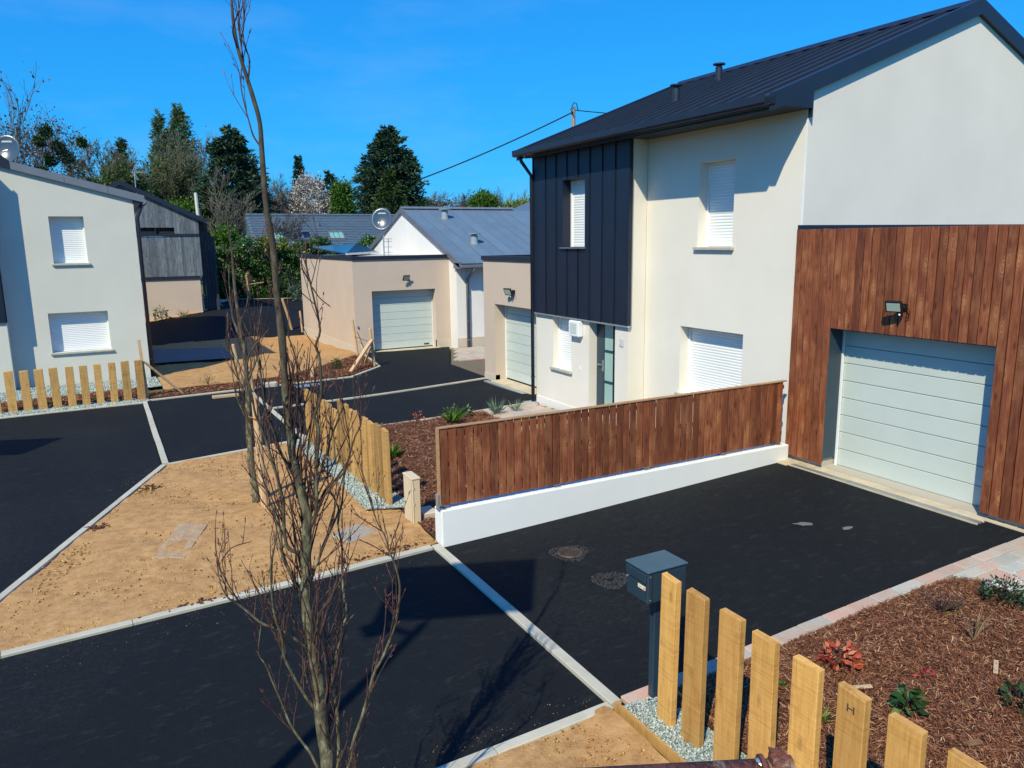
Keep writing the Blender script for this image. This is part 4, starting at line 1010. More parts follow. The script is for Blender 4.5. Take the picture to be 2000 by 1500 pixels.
mb = MB(); mb.tube([(9.80, 27.95, zt3), (9.80, 27.95, 0.12)], 0.016, 6)
for z in (-0.4, -0.2, 0.0, 0.1): mb.bar((9.62, 27.95, z), (9.95, 27.95, z), 0.018)
mb.build('mast_ladder', M['steel'], dish_t)

W2 = empty('house', (11.6, 25.76, -3.95), 'white house with a grey metal gable roof behind the tan garage', 'house')
XA = 11.60; YN, YF, YM = 25.76, 36.5, 31.15; zRid, zEav = 1.36, -0.76
mb = MB()
mb.face((XA, YN, -4.2), (XA, YF, -4.2), (XA, YF, zEav), (XA, YM, zRid-0.12), (XA, YN, zEav))
mb.face((XA, YN, -4.2), (24, YN, -4.2), (24, YN, zEav), (XA, YN, zEav)); mb.face((24, YN, -4.2), (24, YF, -4.2), (24, YF, zEav), (24, YM, zRid-.12), (24, YN, zEav)); mb.face((XA, YF, -4.2), (24, YF, -4.2), (24, YF, zEav), (XA, YF, zEav))
mb.build('wall', M['white2'], W2)
mb = MB(); mb.box(XA-0.012, 16, YN-0.014, YN, -4.2, -3.58); mb.build('plinth', M['plinth'], W2)
YO = YN-0.45; s2 = (zRid-(-0.80))/(YM-YO)
def slab2(mb, x0, x1, ya, yb, t0, t1):
    z_ = lambda y: -0.80+s2*(y-YO) if y <= YM else -0.80+s2*(2*YM-YO-y)
    P = [(x, y, z_(y)+t) for t in (t0, t1) for x, y in ((x0, ya), (x1, ya), (x1, yb), (x0, yb))]
    mb.add(P, [(0, 3, 2, 1), (4, 5, 6, 7), (0, 1, 5, 4), (1, 2, 6, 5), (2, 3, 7, 6), (3, 0, 4, 7)])
RX0, RX1 = XA-0.07, 16.9; npan = 10; pw = (RX1-RX0-0.1)/npan
for i in range(npan):
    x0 = RX0+0.10+i*pw; mb = MB(); slab2(mb, x0+.004, x0+pw-.004, YO, YM-0.02, -0.03, 0); mb.build('roof_panel', M['grey_roof'], W2)
    if i:
        mb = MB(); slab2(mb, x0-.011, x0+.011, YO+.05, YM-.08, .001, .026); mb.build('roof_seam', M['grey_roof'], W2)
mb = MB(); slab2(mb, RX0, RX1, YM+.02, 2*YM-YO, -.03, 0); slab2(mb, RX0+.05, 24, YO+.1, YM, -.16, -.045); slab2(mb, RX0+.05, 24, YM, 2*YM-YO-.1, -.16, -.045); mb.build('roof', M['grey_roof'], W2)
mb = MB(); slab2(mb, RX0-.02, RX0+.09, YO, YM, -0.17, .03); slab2(mb, RX0-.02, RX0+.09, YM, 2*YM-YO, -.17, .03); mb.build('verge_trim', M['grey_trim'], W2)
x = RX0
while x < RX1-.1:
    x1 = min(x+1.0, RX1); z = zRid
    mb = MB(); mb.add([(x, YM-.17, z+.0), (x, YM-.03, z+.09), (x, YM+.03, z+.09), (x, YM+.17, z), (x1, YM-.17, z), (x1, YM-.03, z+.09), (x1, YM+.03, z+.09), (x1, YM+.17, z)], [(0, 4, 5, 1), (1, 5, 6, 2), (2, 6, 7, 3), (0, 1, 2, 3), (7, 6, 5, 4)])
    mb.build('ridge_cap', M['grey_trim'], W2); x = x1+.015
mb = MB(); mb.box(RX0+.02, RX1, YO-0.12, YO-0.01, -0.98, -0.86); mb.build('gutter', M['grey_trim'], W2, bevel=0.02)
mb = MB(); mb.box(RX0+.02, RX1, YO-.01, YN-.003, -.99, -.97); mb.box(RX0-.02, RX0+.05, YO-.02, YN+.05, -1.0, -.80); mb.build('soffit', M['grey_trim'], W2)
downpipe(W2, 12.0, YN-0.08, -3.95, -0.98, 'grey_trim', 0.08, -0.42, 0.06)
z_ = lambda y: -0.80+s2*(y-YO)
vent(W2, (13.05, 30.0, z_(30.0)), 0.30, 0.14, 'vent_grey'); vent(W2, (13.05, 27.2, z_(27.2)), 0.30, 0.14, 'vent_grey')

# ---------------------------------------------------------------- left house
L1 = empty('house', (-1, 25.1, -3.95), 'pale grey rendered house at the left edge with two shuttered windows', 'house')
YL = 25.1; XCn = 1.12
rk = lambda x: 1.30+(1.12-x)*0.265
mb = MB(); ops = [(-1.04, -0.19, -0.49, 0.81, 0.30), (-1.34, 0.155, -3.00, -1.87, 0.30)]
wallplane(mb, (0, YL), (1, 0), (0, -1), -5.0, XCn, -4.2, 1.30, ops)
mb.face((-5, YL, 1.30), (XCn, YL, 1.30), (-5, YL, rk(-5))); 
mb.face((XCn, YL, -4.2), (XCn, 34, -4.2), (XCn, 34, 1.3), (XCn, YL, 1.3))
mb.face((-5.5, 34, -4.2), (XCn, 34, -4.2), (XCn, 34, 1.3), (-5.5, 34, rk(-5.5)))
# projecting bay at the left, two storeys
mb.face((-5, YL-.43, -4.2), (-2.30, YL-.43, -4.2), (-2.30, YL-.43, -1.98), (-5, YL-.43, -1.98)); mb.face((-2.30, YL-.43, -4.2), (-2.30, YL, -4.2), (-2.30, YL, 2.1), (-2.30, YL-.43, 2.1))
mb.build('wall', M['leftwall'], L1)
shutter_window(L1, (0, YL), (1, 0), (0, -1), -1.04, -0.19, -0.49, 0.81, 0.24)
shutter_window(L1, (0, YL), (1, 0), (0, -1), -1.34, 0.155, -3.00, -1.87, 0.24)
for k in range(6):
    mb = MB(); mb.box(-2.72-.45*k+.004, -2.275-.45*k-.004, YL-.49, YL-.44, -2.0, 2.15); mb.box(-2.735-.45*k, -2.72-.45*k, YL-.505, YL-.48, -2.0, 2.15); mb.build('cladding_panel', M['dark_clad'], L1)
mb = MB(); mb.box(-2.275, -2.26, YL-.49, YL-.04, -2.0, 2.15) if False else mb.box(-2.297, -2.272, YL-.49, YL-.42, -2.0, 2.15); mb.box(-5, -2.272, YL-.49, YL-.435, -2.03, -2.004); mb.build('cladding_corner', M['dark_clad'], L1)
def slabL(mb, xa, xb, y0, y1, t0, t1):
    P = [(x, y, rk(x)+t) for t in (t0, t1) for x, y in ((xa, y0), (xb, y0), (xb, y1), (xa, y1))]
    mb.add(P, [(0, 3, 2, 1), (4, 5, 6, 7), (0, 1, 5, 4), (1, 2, 6, 5), (2, 3, 7, 6), (3, 0, 4, 7)])
mb = MB(); slabL(mb, -5.5, 1.40, YL-.05, 34.1, 0.0, 0.10); mb.build('roof', M['grey_roof'], L1)
for xa, xb in ((-1.77, -0.55), (-0.54, 0.50), (0.51, 1.42)):
    mb = MB(); slabL(mb, xa, xb, YL-.10, YL-.051, -0.02, 0.185); mb.build('verge_trim', M['blue_trim'], L1)
mb = MB(); Pp = [(-5.5, rk(-5.5)-.02), (-1.772, rk(-1.772)-.02), (-1.772, rk(-1.772)+.19), (-2.06, rk(-2.06)+.36), (-5.5, rk(-5.5)+.75)]
mb.add([(x, YL-.10, z) for x, z in Pp]+[(x, YL+3, z) for x, z in Pp], [(0, 1, 2, 3, 4), (9, 8, 7, 6, 5)]+[(k, (k+1) % 5, 5+(k+1) % 5, 5+k) for k in range(5)]); mb.build('bay_roof', M['dark_trim'], L1)
mb = MB(); P = [(1.42+math.cos(t)*0.085+0.085, math.sin(t)*0.085+1.20) for t in np.linspace(math.pi, 2*math.pi, 10)]
V = [(x, y, z) for y in (YL-.08, 34) for x, z in P]; V += [(1.505+(x-1.505)*.86, y, 1.2+(z-1.2)*.86) for y in (YL-.08, 34) for x, z in P]
nP = len(P); F = [(k, k+1, nP+k+1, nP+k) for k in range(nP-1)]+[(2*nP+k, 3*nP+k, 3*nP+k+1, 2*nP+k+1) for k in range(nP-1)]+[(k, 2*nP+k, 2*nP+k+1, k+1) for k in range(nP-1)]
mb.add([(x-.12, y, z) for x, y, z in V], F); mb.build('gutter', M['dark_trim'], L1)
mb = MB(); mb.box(1.125, 1.29, YL-.06, 34, 1.15, 1.27); mb.build('soffit', M['dark_trim'], L1)
downpipe(L1, 1.19, YL+0.06, -3.95, 1.18, 'dark_trim', 0.14, 0.0, 0.055)
sat_dish((-1.88, 25.9, 2.66), 0.40, 'round grey satellite dish on the roof of the left house', (-1.95, 26.0, 2.1), aim=(-.35, -.85, .22))

# ---------------------------------------------------------------- weathered timber house behind
B1 = empty('house', (3, 38, -3.3), 'weathered grey timber clad house with tan base behind the left house', 'house')
YB = 38.0
rb = lambda x: 2.62-abs(x-1.25)*0.49
mb = MB(); mb.face((-1.5, YB+.03, -4), (4.16, YB+.03, -4), (4.16, YB+.03, -1.42), (-1.5, YB+.03, -1.42)); mb.face((4.16, YB+.03, -4), (4.30, 46, -4), (4.3, 46, 1), (4.16, YB+.03, 1)); mb.build('wall', M['tan'], B1)
mb = MB(); mb.box(1.5, 3.32, YB+.10, YB+.14, 0.44, 0.74); mb.build('dark_slot', M['membrane'], B1)  # matt black sheet painted for the unlit interior behind the slot
MB().box(2.45, 2.50, YB-.005, YB+.1, .46, .72).build('slot_post', M['dark_trim'], B1); MB().box(1.5, 4.28, YB-0.045, YB+.03, 0.36, 0.46).build('ledge', M['dark_trim'], B1); MB().box(1.5, 4.18, YB-.03, YB+.03, -1.56, -1.44).build('ledge', M['dark_trim'], B1)
bmesh_cache = {}
x = -0.6; wv = 0.115
while x < 4.30:
    for z0, z1 in (((-1.43, 0.35), (0.75 if x < 3.30 else 0.47, None))):
        zt = (rb(x)-0.05) if z1 is None else z1
        if zt-z0 < 0.03: continue
        k = round(zt-z0, 2)
        mb = MB(); mb.box(x-wv/2+.002, x+wv/2-.002, YB-0.012+random.uniform(-.004, .004), YB+.03, z0+random.uniform(-.004, .004), zt); mb.build('board', M['greywood'], B1)
    x += wv
def slabB(mb, xa, xb, y0, y1, t0, t1):
    P = [(x, y, rb(x)+t) for t in (t0, t1) for x, y in ((xa, y0), (xb, y0), (xb, y1), (xa, y1))]
    mb.add(P, [(0, 3, 2, 1), (4, 5, 6, 7), (0, 1, 5, 4), (1, 2, 6, 5), (2, 3, 7, 6), (3, 0, 4, 7)])
mb = MB(); slabB(mb, 1.25, 4.55, YB-.12, 46, -.04, .12); slabB(mb, -2.2, 1.25, YB-.12, 46, -.04, .12); mb.build('roof', M['dark_roof'], B1)
mb = MB(); slabB(mb, 1.25, 4.57, YB-.16, YB-.121, -.06, .15); slabB(mb, -2.2, 1.25, YB-.16, YB-.121, -.06, .15); mb.build('verge_trim', M['dark_trim'], B1)
mb = MB(); mb.tube([(4.60, YB-.1, .98), (4.60, 46, .98)], .07, 8); mb.build('gutter', M['grey_trim'], B1)
mb = MB(); mb.tube([(4.42, YB+1.0, 0.95), (4.40, YB+1.0, 2.35)], .075, 8); mb.build('flue_pipe', M['white_pipe'], B1)
x = 4.33; k = 0
while x < 4.95:
    mb = MB(); mb.box(x, x+.13, YB+.75-0.3*(x-4.3), YB+.78-0.3*(x-4.3), -3.6, 1.02-(0.55 if x > 4.66 else 0)-(x-4.3)*.25); mb.build('board', M['shadewood'], B1); x += .135
an = empty('tv_antenna', (1.86, 37.9, 2.3), 'pale roof television antenna on the grey timber house', 'antenna')
mb = MB(); mb.tube([(1.86, 37.9, 2.2), (1.86, 37.9, 3.12)], .018, 6); mb.build('mast', M['alu'], an)
mb = MB(); mb.bar((1.70, 37.9, 3.1), (2.36, 37.9, 3.12), .022); mb.build('boom', M['alu'], an)
mb = MB()
for s in (1, -1):
    for d in (0, .07): mb.bar((1.76+d, 37.9, 3.1), (1.95+d, 37.9, 3.1+s*.32), .022)
for q in (2.08, 2.14, 2.20, 2.26): mb.bar((q, 37.8, 3.12), (q, 38.0, 3.12), .014); mb.bar((q, 37.9, 3.06), (q, 37.9, 3.17), .012)
mb.build('reflector', M['alu'], an)

# ---------------------------------------------------------------- long slate roofed house
S1 = empty('house', (15, 56, -3.2), 'long low house with a dark slate roof and three skylights behind the hedge', 'house')
mb = MB(); mb.box(10.0, 26, 55.8, 60, -3.4, -0.35); mb.build('wall', M['tan'], S1)
zs0, zs1, ys0, ys1 = -0.45, 1.99, 54.9, 58.2
rows = 20
sk = [(11.1, 12.0), (13.25, 13.85), (15.2, 16.25)]
for i in range(rows):
    f0, f1 = i/rows, (i+1)/rows; mb = MB(); x = 9.75+(0.0 if i % 2 else 0.16)
    ya, za = ys0+(ys1-ys0)*f0, zs0+(zs1-zs0)*f0; yb, zb_ = ys0+(ys1-ys0)*f1, zs0+(zs1-zs0)*f1
    while x < 21.5:
        j = random.uniform(-.008, .008); mb.face((x+.006, ya-.01, za+.035+j), (x+.314, ya-.01, za+.035+j), (x+.314, yb, zb_+.004), (x+.006, yb, zb_+.004)); x += .32
    mb.build('slate_course', M['slate'], S1, kind='stuff')
mb = MB(); mb.face((9.75, ys0, zs0), (26, ys0, zs0), (26, ys1, zs1), (9.75, ys1, zs1)); mb.face((26, 61.5, zs0), (9.75, 61.5, zs0), (9.75, ys1, zs1), (26, ys1, zs1)); mb.face((9.75, ys0, zs0), (9.75, ys1, zs1), (9.75, 61.5, zs0)); mb.build('roof', M['slate'], S1)
x = 9.75
while x < 21.5:
    mb = MB(); mb.tube([(x, ys1, zs1+.02), (x+.42, ys1, zs1+.03)], .10, 8); mb.build('ridge_tile', M['slate'], S1); x += .44
dir_ = Vector((0, ys1-ys0, zs1-zs0)).normalized(); nrm = Vector((0, -dir_.z, dir_.y))
for k, (a, b) in enumerate(sk):
    c = Vector(((a+b)/2, ys0+(ys1-ys0)*0.37, zs0+(zs1-zs0)*0.37))
    mb = MB(); X3 = Vector((1, 0, 0))
    for s in (-1, 1): mb.obox(c+X3*s*(b-a)/2+nrm*.05, X3*.04, dir_*.42, nrm*.06); mb.obox(c+dir_*s*.40+nrm*.05, X3*(b-a)/2, dir_*.04, nrm*.06)
    w = mb.build('skylight', M['grey_trim'], S1)
    npn = 3 if b-a > .8 else 2
    for i in range(npn):
        u = a+(b-a)*(i+.5)/npn; mb = MB(); mb.obox(Vector((u, c.y, c.z))+nrm*.07, X3*((b-a)/npn/2-.025), dir_*.36, nrm*.01); mb.build('pane', M['dark_glass'] if k == 1 else M['sky_glass'], w)
    mb = MB(); mb.obox(c-dir_*.48+nrm*.04, X3*((b-a)/2+.05), dir_*.06, nrm*.03); mb.build('flashing', M['grey_trim'], w)
mb = MB(); mb.cyl((16.6-1.9, ys0+2.2), .09, 0.9, 1.45, 8); mb.build('roof_vent', M['grey_trim'], S1)
mb = MB(); mb.cyl((12.2, ys0+2.3), .09, 0.9, 1.5, 8); mb.build('roof_vent', M['dark_trim'], S1)

# sliver of another roof beside the main house
S2 = empty('house', (26, 45, -3.4), 'distant grey slate roof showing beside the dark clad corner', 'house')
mb = MB(); mb.box(25.4, 34, 45.3, 50, -3.5, 1.2); mb.build('wall', M['tan'], S2)
mb = MB(); mb.face((24.4, 44.7, 1.05), (36, 44.7, 1.05), (36, 48, 3.4), (29.5, 48, 3.4)); mb.face((36, 51.3, 1.05), (24.4, 51.3, 1.05), (29.5, 48, 3.4), (36, 48, 3.4)); mb.face((24.4, 44.7, 1.05), (29.5, 48, 3.4), (24.4, 51.3, 1.05)); mb.build('roof', M['slate'], S2)
mb = MB(); mb.box(24.3, 36, 44.6, 44.74, .98, 1.10); mb.build('gutter', M['grey_trim'], S2)

# electricity pole and cables
EP = empty('utility_pole', (45.35, 70, -3.3), 'grey concrete utility pole rising behind the dark roof', 'utility pole')
mb = MB(); mb.tube([(45.35, 70, -3.4), (45.35, 70, 13.5)], [.26, .20], 6); mb.build('pole', M['conc_pole'], EP)
mb = MB(); mb.tube([(45.2, 69.7, 12.6), (44.9, 69.8, 13.2), (45.2, 69.7, 13.9), (45.6, 69.8, 13.85), (45.75, 69.7, 13.1)], .05, 5); mb.build('cable_loop', M['cable'], EP)
def cable(a, b, sag, r, label):
    a, b = Vector(a), Vector(b); P = []
    for i in range(25):
        t = i/24; p = a.lerp(b, t); p.z -= sag*4*t*(1-t); P.append(p)
    mb = MB(); mb.tube(P, r, 5); o = mb.build('overhead_cable', M['cable'], None, tuple(a)); tag(o, label, 'cable'); return o
cable((45.2, 69.8, 13.0), (33.0, 86.8, 6.6), 0.30, .075, 'black overhead cable sloping from the pole down to the dark conifer')
cable((45.5, 69.9, 13.2), (60, 66, 13.2), 0.3, .05, 'black overhead cable running from the pole behind the dark roof')
cable((3.0, 78, 3.3), (22, 78, 3.6), 0.25, .03, 'thin wire strung in front of the white blossoming tree')

# ================================================================ picket fences, boxes, stakes
def picket_mesh(w, t, h, mat, axis):
    mb = MB()
    if axis == 'y': mb.cbox(0, t, -w/2, w/2, 0, h, 0.004)
    else: mb.cbox(-w/2, w/2, 0, t, 0, h, 0.004)
    # uneven saw cut on the top
    mb.v = [(x, y, z+((random.uniform(-.006, .006)+(0.010*math.sin(7*y+3*x))) if z > h*.9 else 0)) for x, y, z in mb.v]
    o = mb.build('picket', mat); me = o.data; bpy.data.objects.remove(o); return me
PM = [picket_mesh(w, 0.056, 1.24, M['pale'], 'y') for w in (0.172, 0.182, 0.192, 0.186)]
P1 = empty('picket_fence', (3.5, 4.11, -3.68), 'near fence of wide pale timber pickets in the gravel beside the mailbox', 'fence')
NEARP = [(4.113, -2.485, 0), (3.818, -2.495, 1), (3.479, -2.498, 2), (3.161, -2.508, 3), (2.836, -2.516, 2), (2.520, -2.519, 3), (2.190, -2.53, 2), (1.865, -2.535, 3), (1.54, -2.54, 2), (1.21, -2.55, 1)]
pick_o = []
for y, zt, k in NEARP:
    o = bpy.data.objects.new('picket', PM[k]); link(o, P1, (3.50, y, zt-1.24)); o.rotation_euler = (random.uniform(-.008, .008), random.uniform(-.012, .012), random.uniform(-.05, .05)); pick_o.append(o)
# pencilled mark on the sixth picket
text('H', 'pencil_mark', pick_o[5], (3.4985, 2.515, -2.625), (-1, 0, 0), 0.085, M['ink'], 0.0006).scale = (1, .8, 1)
PMo = [picket_mesh(w, 0.056, 1.2, M['pale_old'], 'y') for w in (0.165, 0.18, 0.195)]
P2 = empty('picket_fence', (3.3, 12.2, -3.8), 'middle fence of pale timber pickets between the soil island and the bark bed', 'fence')
y = 9.95; k = 0
while y < 14.7:
    o = bpy.data.objects.new('picket', random.choice(PMo)); zt = (-2.60 if k < 8 else -2.775)+random.uniform(-.02, .02)
    link(o, P2, (3.30+random.uniform(-.01, .01), y, zt-1.2)); o.rotation_euler = (random.uniform(-.012, .012), random.uniform(-.012, .012), random.uniform(-.10, .10)); y += 0.325; k += 1
PMl = [picket_mesh(w, 0.056, 1.15, M['pale_old'], 'x') for w in (0.165, 0.175, 0.185)]
P3 = empty('picket_fence', (-1, 21.3, -3.92), 'left fence of separate timber pickets in front of the pale grey house', 'fence')
for k in range(11):
    o = bpy.data.objects.new('picket', random.choice(PMl)); link(o, P3, (0.69-0.309*k, 21.30, -2.885-1.15-0.004*k+random.uniform(-.012, .012))); o.rotation_euler = (random.uniform(-.01, .01), random.uniform(-.02, .02), random.uniform(-.08, .08))

# mailbox on a post
MBX = empty('mailbox', (3.65, 4.42, -3.66), 'anthracite steel mailbox on a square post behind the first near picket', 'mailbox')
mb = MB(); mb.cbox(3.462, 3.838, 4.285, 4.555, -2.765, -2.512, 0.006); bx = mb.build('box_body', M['mailbox'], MBX)
mb = MB(); mb.cbox(3.452, 3.848, 4.275, 4.565, -2.512, -2.498, 0.004); mb.build('lid', M['mailtop'], MBX)
mb = MB(); mb.cbox(3.618, 3.682, 4.388, 4.452, -3.70, -2.766, 0.004); mb.box(3.58, 3.72, 4.35, 4.49, -3.70, -3.672); mb.build('post', M['mailbox'], MBX)
mb = MB(); mb.cbox(3.450, 3.4615, 4.305, 4.552, -2.60, -2.53, 0.003); mb.build('flap', M['mailbox'], bx)
mb = MB(); mb.box(3.4565, 3.4615, 4.31, 4.55, -2.606, -2.6015); mb.box(3.50, 3.503, 4.2825, 4.2845, -2.76, -2.52); mb.build('seam', M['black'], bx)
mb = MB(); mb.tube([(3.462, 4.54, -2.622), (3.452, 4.54, -2.622)], 0.009, 10); mb.build('lock', M['steel'], bx)
mb = MB()
for z in (-2.545, -2.735): mb.tube([(3.485, 4.286, z), (3.485, 4.281, z)], 0.006, 8)
mb.build('rivet', M['steel'], bx)
mb = MB(); mb.box(3.4585, 3.4615, 4.315, 4.405, -2.662, -2.632); lb = mb.build('name_label', M['label'], bx)
mb = MB(); mb.tube([(3.4585, 4.328, -2.648), (3.4575, 4.328, -2.648)], 0.008, 10); mb.build('red_dot', M['red'], lb)
mb = MB(); mb.box(3.4577, 3.4584, 4.345, 4.392, -2.645, -2.6435); mb.box(3.4577, 3.4584, 4.36, 4.392, -2.651, -2.6495); mb.build('print_line', M['ink'], lb)

# cream utility cabinet
BC = empty('utility_cabinet', (3.42, 9.2, -3.7), 'small cream utility cabinet standing in the soil by the end of the low wall', 'cabinet')
mb = MB(); mb.cbox(3.36, 3.475, 9.06, 9.38, -3.80, -3.085, 0.006); c_ = mb.build('cabinet_body', M['bollard'], BC)
mb = MB(); mb.cbox(3.352, 3.483, 9.052, 9.388, -3.085, -3.058, 0.006); mb.build('lid', M['bollard'], BC)
mb = MB(); mb.box(3.378, 3.381, 9.0575, 9.0602, -3.79, -3.10); mb.box(3.3575, 3.3605, 9.075, 9.078, -3.79, -3.10); mb.build('door_seam', M['ink'], c_)
mb = MB()
for z in (-3.20, -3.42): mb.box(3.376, 3.392, 9.052, 9.06, z-.016, z+.016)
mb.build('latch', M['sill'], c_)
o = MB().cbox(3.53, 3.75, 9.12, 9.40, -3.85, -3.60, 0.012).build('concrete_block', M['plinth'], None, (3.64, 9.26, -3.72)); tag(o, 'rough tan concrete block behind the cream utility cabinet', 'block')

# covers in the soil island
def plate(corners, zoff, mat, name, label, cat, frame=True, n=2):
    c = np.array(corners).mean(0); root = empty(name, (c[0], c[1], g1(*c)+zoff), label, cat)
    A, B, Cc, D_ = [Vector(p) for p in corners]
    for i in range(n):
        f0, f1 = i/n+.012, (i+1)/n-.012; P = [A.lerp(B, f0), A.lerp(B, f1), D_.lerp(Cc, f1), D_.lerp(Cc, f0)]
        z = g1(c[0], c[1])+zoff; mb = MB(); mb.add([(p.x, p.y, z-.05) for p in P]+[(p.x, p.y, z) for p in P], [(0, 3, 2, 1), (4, 5, 6, 7), (0, 1, 5, 4), (1, 2, 6, 5), (2, 3, 7, 6), (3, 0, 4, 7)])
        mb.build('cover_slab', mat, root, bevel=0.008)
    return root
sandy = simple('sandy_concrete', (0.42, 0.285, 0.165), 0.95, 0, 0.22, 9, 0.5, 40, dirt=((0.37, 0.31, 0.23), 2.2, 0.50, 0.6))
cobble = simple('gritty_concrete', (0.36, 0.32, 0.26), 0.95, 0, 0.3, 30, 0.6, 50, dirt=((0.42, 0.26, 0.13), 4, 0.5, 0.7))
plate([(0.24, 9.72), (0.65, 10.82), (0.98, 10.58), (0.58, 9.49)], 0.034, sandy, 'inspection_cover', 'sand covered two part inspection cover in the middle of the soil island', 'cover')
plate([(2.29, 9.26), (2.72, 9.50), (2.90, 9.10), (2.44, 8.88)], 0.030, cobble, 'inspection_cover', 'square gritty inspection cover in the soil between tree and white wall', 'cover', n=1)

# manholes in the near driveway
def rough_patch(cx, cy, r, name, label, lidr=None):
    root = empty(name, (cx, cy, g1(cx, cy)), label, 'manhole')
    n = 520; a = rng.uniform(0, 6.28, n); q = r*np.sqrt(rng.uniform(0.05 if lidr is None else (lidr/r)**2*.9, 1, n)); q *= 1+.12*np.sin(3*a+1)
    mbx = []
    pts = np.c_[cx+q*np.cos(a), cy+q*np.sin(a)]
    st = stones('tarmac_crumbs', pts, 0.007, 0.017, M['chips'], 0.8, 0.002); w = ORG[root.name]
    st.parent = root; st.location = -w
    if lidr:
        z = g1(cx, cy); mb = MB(); mb.cyl((cx, cy), lidr, z-.03, z+.012, 28); lid = mb.build('lid', M['iron'], root)
        mb = MB(); mb.tube([(cx+lidr*1.08*math.cos(t), cy+lidr*1.08*math.sin(t), z+.008) for t in np.linspace(0, 6.283, 29)], 0.012, 5, False); mb.build('rim', M['iron'], root)
        mb = MB()
        for i in range(-4, 5):
            for j in range(-4, 5):
                if math.hypot(i, j) < 4.3: mb.box(cx+i*lidr*.2-.008, cx+i*lidr*.2+.008, cy+j*lidr*.2-.008, cy+j*lidr*.2+.008, z+.011, z+.017)
        mb.build('lid_studs', M['iron'], lid, kind='stuff')
    return root
rough_patch(4.60, 7.16, 0.225, 'manhole', 'round iron manhole with a rusty lid in the near driveway, by the low wall', 0.13)
rough_patch(4.59, 6.33, 0.20, 'manhole', 'rough manhole patch of broken tarmac just left of the mailbox')
def splash(cx, cy, r, ang, label, seed):
    rs = random.Random(seed); n = 14; z = g1(cx, cy)+0.004; mb = MB(); P = []
    for k in range(n):
        t = 2*math.pi*k/n; q = r*(1+rs.uniform(-.35, .25)); x, y = q*math.cos(t), q*.42*math.sin(t); P.append((cx+x*math.cos(ang)-y*math.sin(ang), cy+x*math.sin(ang)+y*math.cos(ang)))
    mb.add([(x, y, z) for x, y in P]+[(x, y, z-.004) for x, y in P], [tuple(range(n))]+[(k, (k+1) % n, n+(k+1) % n, n+k) for k in range(n)])
    o = mb.build('cement_splash', M['shade_slab'], None, (cx, cy, z)); tag(o, label, 'splash')
splash(7.48, 6.23, 0.125, -0.55, 'larger pale cement splash on the near driveway before the garage', 3)
splash(7.80, 5.84, 0.085, -0.1, 'smaller pale cement splash on the near driveway, nearer the garage door', 5)
o = MB().cbox(4.55, 5.25, 21.10, 21.42, -4.05, -3.935, 0.01).build('drain_cover', M['steel'], None, (4.9, 21.2, -3.95)); tag(o, 'pale grey drain cover in the far tarmac below the bark strip', 'drain cover')
o = MB().cbox(3.75, 4.15, 21.55, 21.75, -4.05, -3.83, 0.012).build('kerb_block', M['kerb'], None, (3.95, 21.6, -3.9)); tag(o, 'loose pale kerb block lying at the end of the bark strip', 'kerb block')
mb = MB(); mb.bar((2.62, 20.75, -3.80), (1.75, 19.3, -3.885), 0.05, 0.03); o = mb.build('loose_plank', M['palechip'], None, (2.3, 20.4, -3.85)) if False else None
mb = MB(); mb.cbox(2.30, 2.95, 20.55, 20.72, -3.93, -3.86, 0.01); o = mb.build('loose_plank', M['palechip'], None, (2.6, 20.6, -3.9)); tag(o, 'short pale plank lying on the tarmac at the left of the young tree', 'plank')

# stakes
def stake(loc, top, r, label, braces=(), name='tree_stake', square=False, group=None, tie=None):
    t = empty(name, loc, label, 'stake', group)
    mb = MB(); L = Vector(loc); T = Vector(top)
    if square: mb.bar(L-Vector((0, 0, .15)), T, r*2, r*1.6)
    else: mb.tube([L-Vector((0, 0, .15)), L.lerp(T, .5), T-Vector((0, 0, .03)), T], [r, r*.97, r*.93, r*.7], 12)
    mb.build('post', M['stakew'], t, smooth=False)
    for a, b, w in braces:
        mb = MB(); mb.bar(a, b, w, w*.5); mb.build('brace', M['stakew'], t)
    if tie:
        mb = MB(); z, R_ = tie; mb.tube([(loc[0]+(r+.012)*math.cos(a)-.0, loc[1]+(r+.012)*math.sin(a), z) for a in np.linspace(0, 6.283, 13)], .011, 6, False); mb.tube([(loc[0], loc[1]-r, z), (loc[0]-R_, loc[1]+.1, z+.01)], .01, 6); mb.build('rubber_tie', M['tie'], t)
    return t
stake((1.79, 10.9, g1(1.79, 10.9)), (1.77, 10.92, -2.10), 0.052, 'tall round peeled stake beside the slender tree on the soil island', tie=(-2.42, 0.11))
stake((0.84, 21.48, -3.94), (0.76, 21.40, -2.36), 0.045, 'braced post at the right end of the left pickets', [((0.84, 21.40, -2.95), (1.72, 21.62, -3.93), 0.10)], square=True)
stake((7.70, 25.6, -3.93), (7.55, 25.55, -2.60), 0.045, 'braced post at the corner of the tan garage, farther of two', [((7.66, 25.5, -3.05), (7.92, 25.3, -3.92), 0.10)])
stake((7.52, 23.25, -3.93), (7.42, 23.25, -2.68), 0.05, 'braced post at the tip of the bark strip, nearer of two', [((7.46, 23.2, -3.05), (6.55, 22.65, -3.93), 0.12), ((7.45, 23.3, -3.3), (7.38, 23.9, -3.93), .06)])
mb = MB(); mb.tube([(7.58, 25.5, -3.2), (7.47, 23.3, -3.15)], .008, 5); o = mb.build('guide_wire', M['cable'], None, (7.5, 24.4, -3.2)); tag(o, 'thin wire strung between the two braced posts', 'wire')
stake((4.28, 38.0+.6, -3.2), (4.10, 38.5, -1.62), 0.07, 'braced round post against the tan base of the timber house', [((4.25, 38.6, -2.35), (5.45, 41.0, -3.12), 0.13)])
stake((3.28, 21.96, -3.94), (3.10, 21.96, -2.72), 0.05, 'upright stake in the bark strip behind the slender tree')
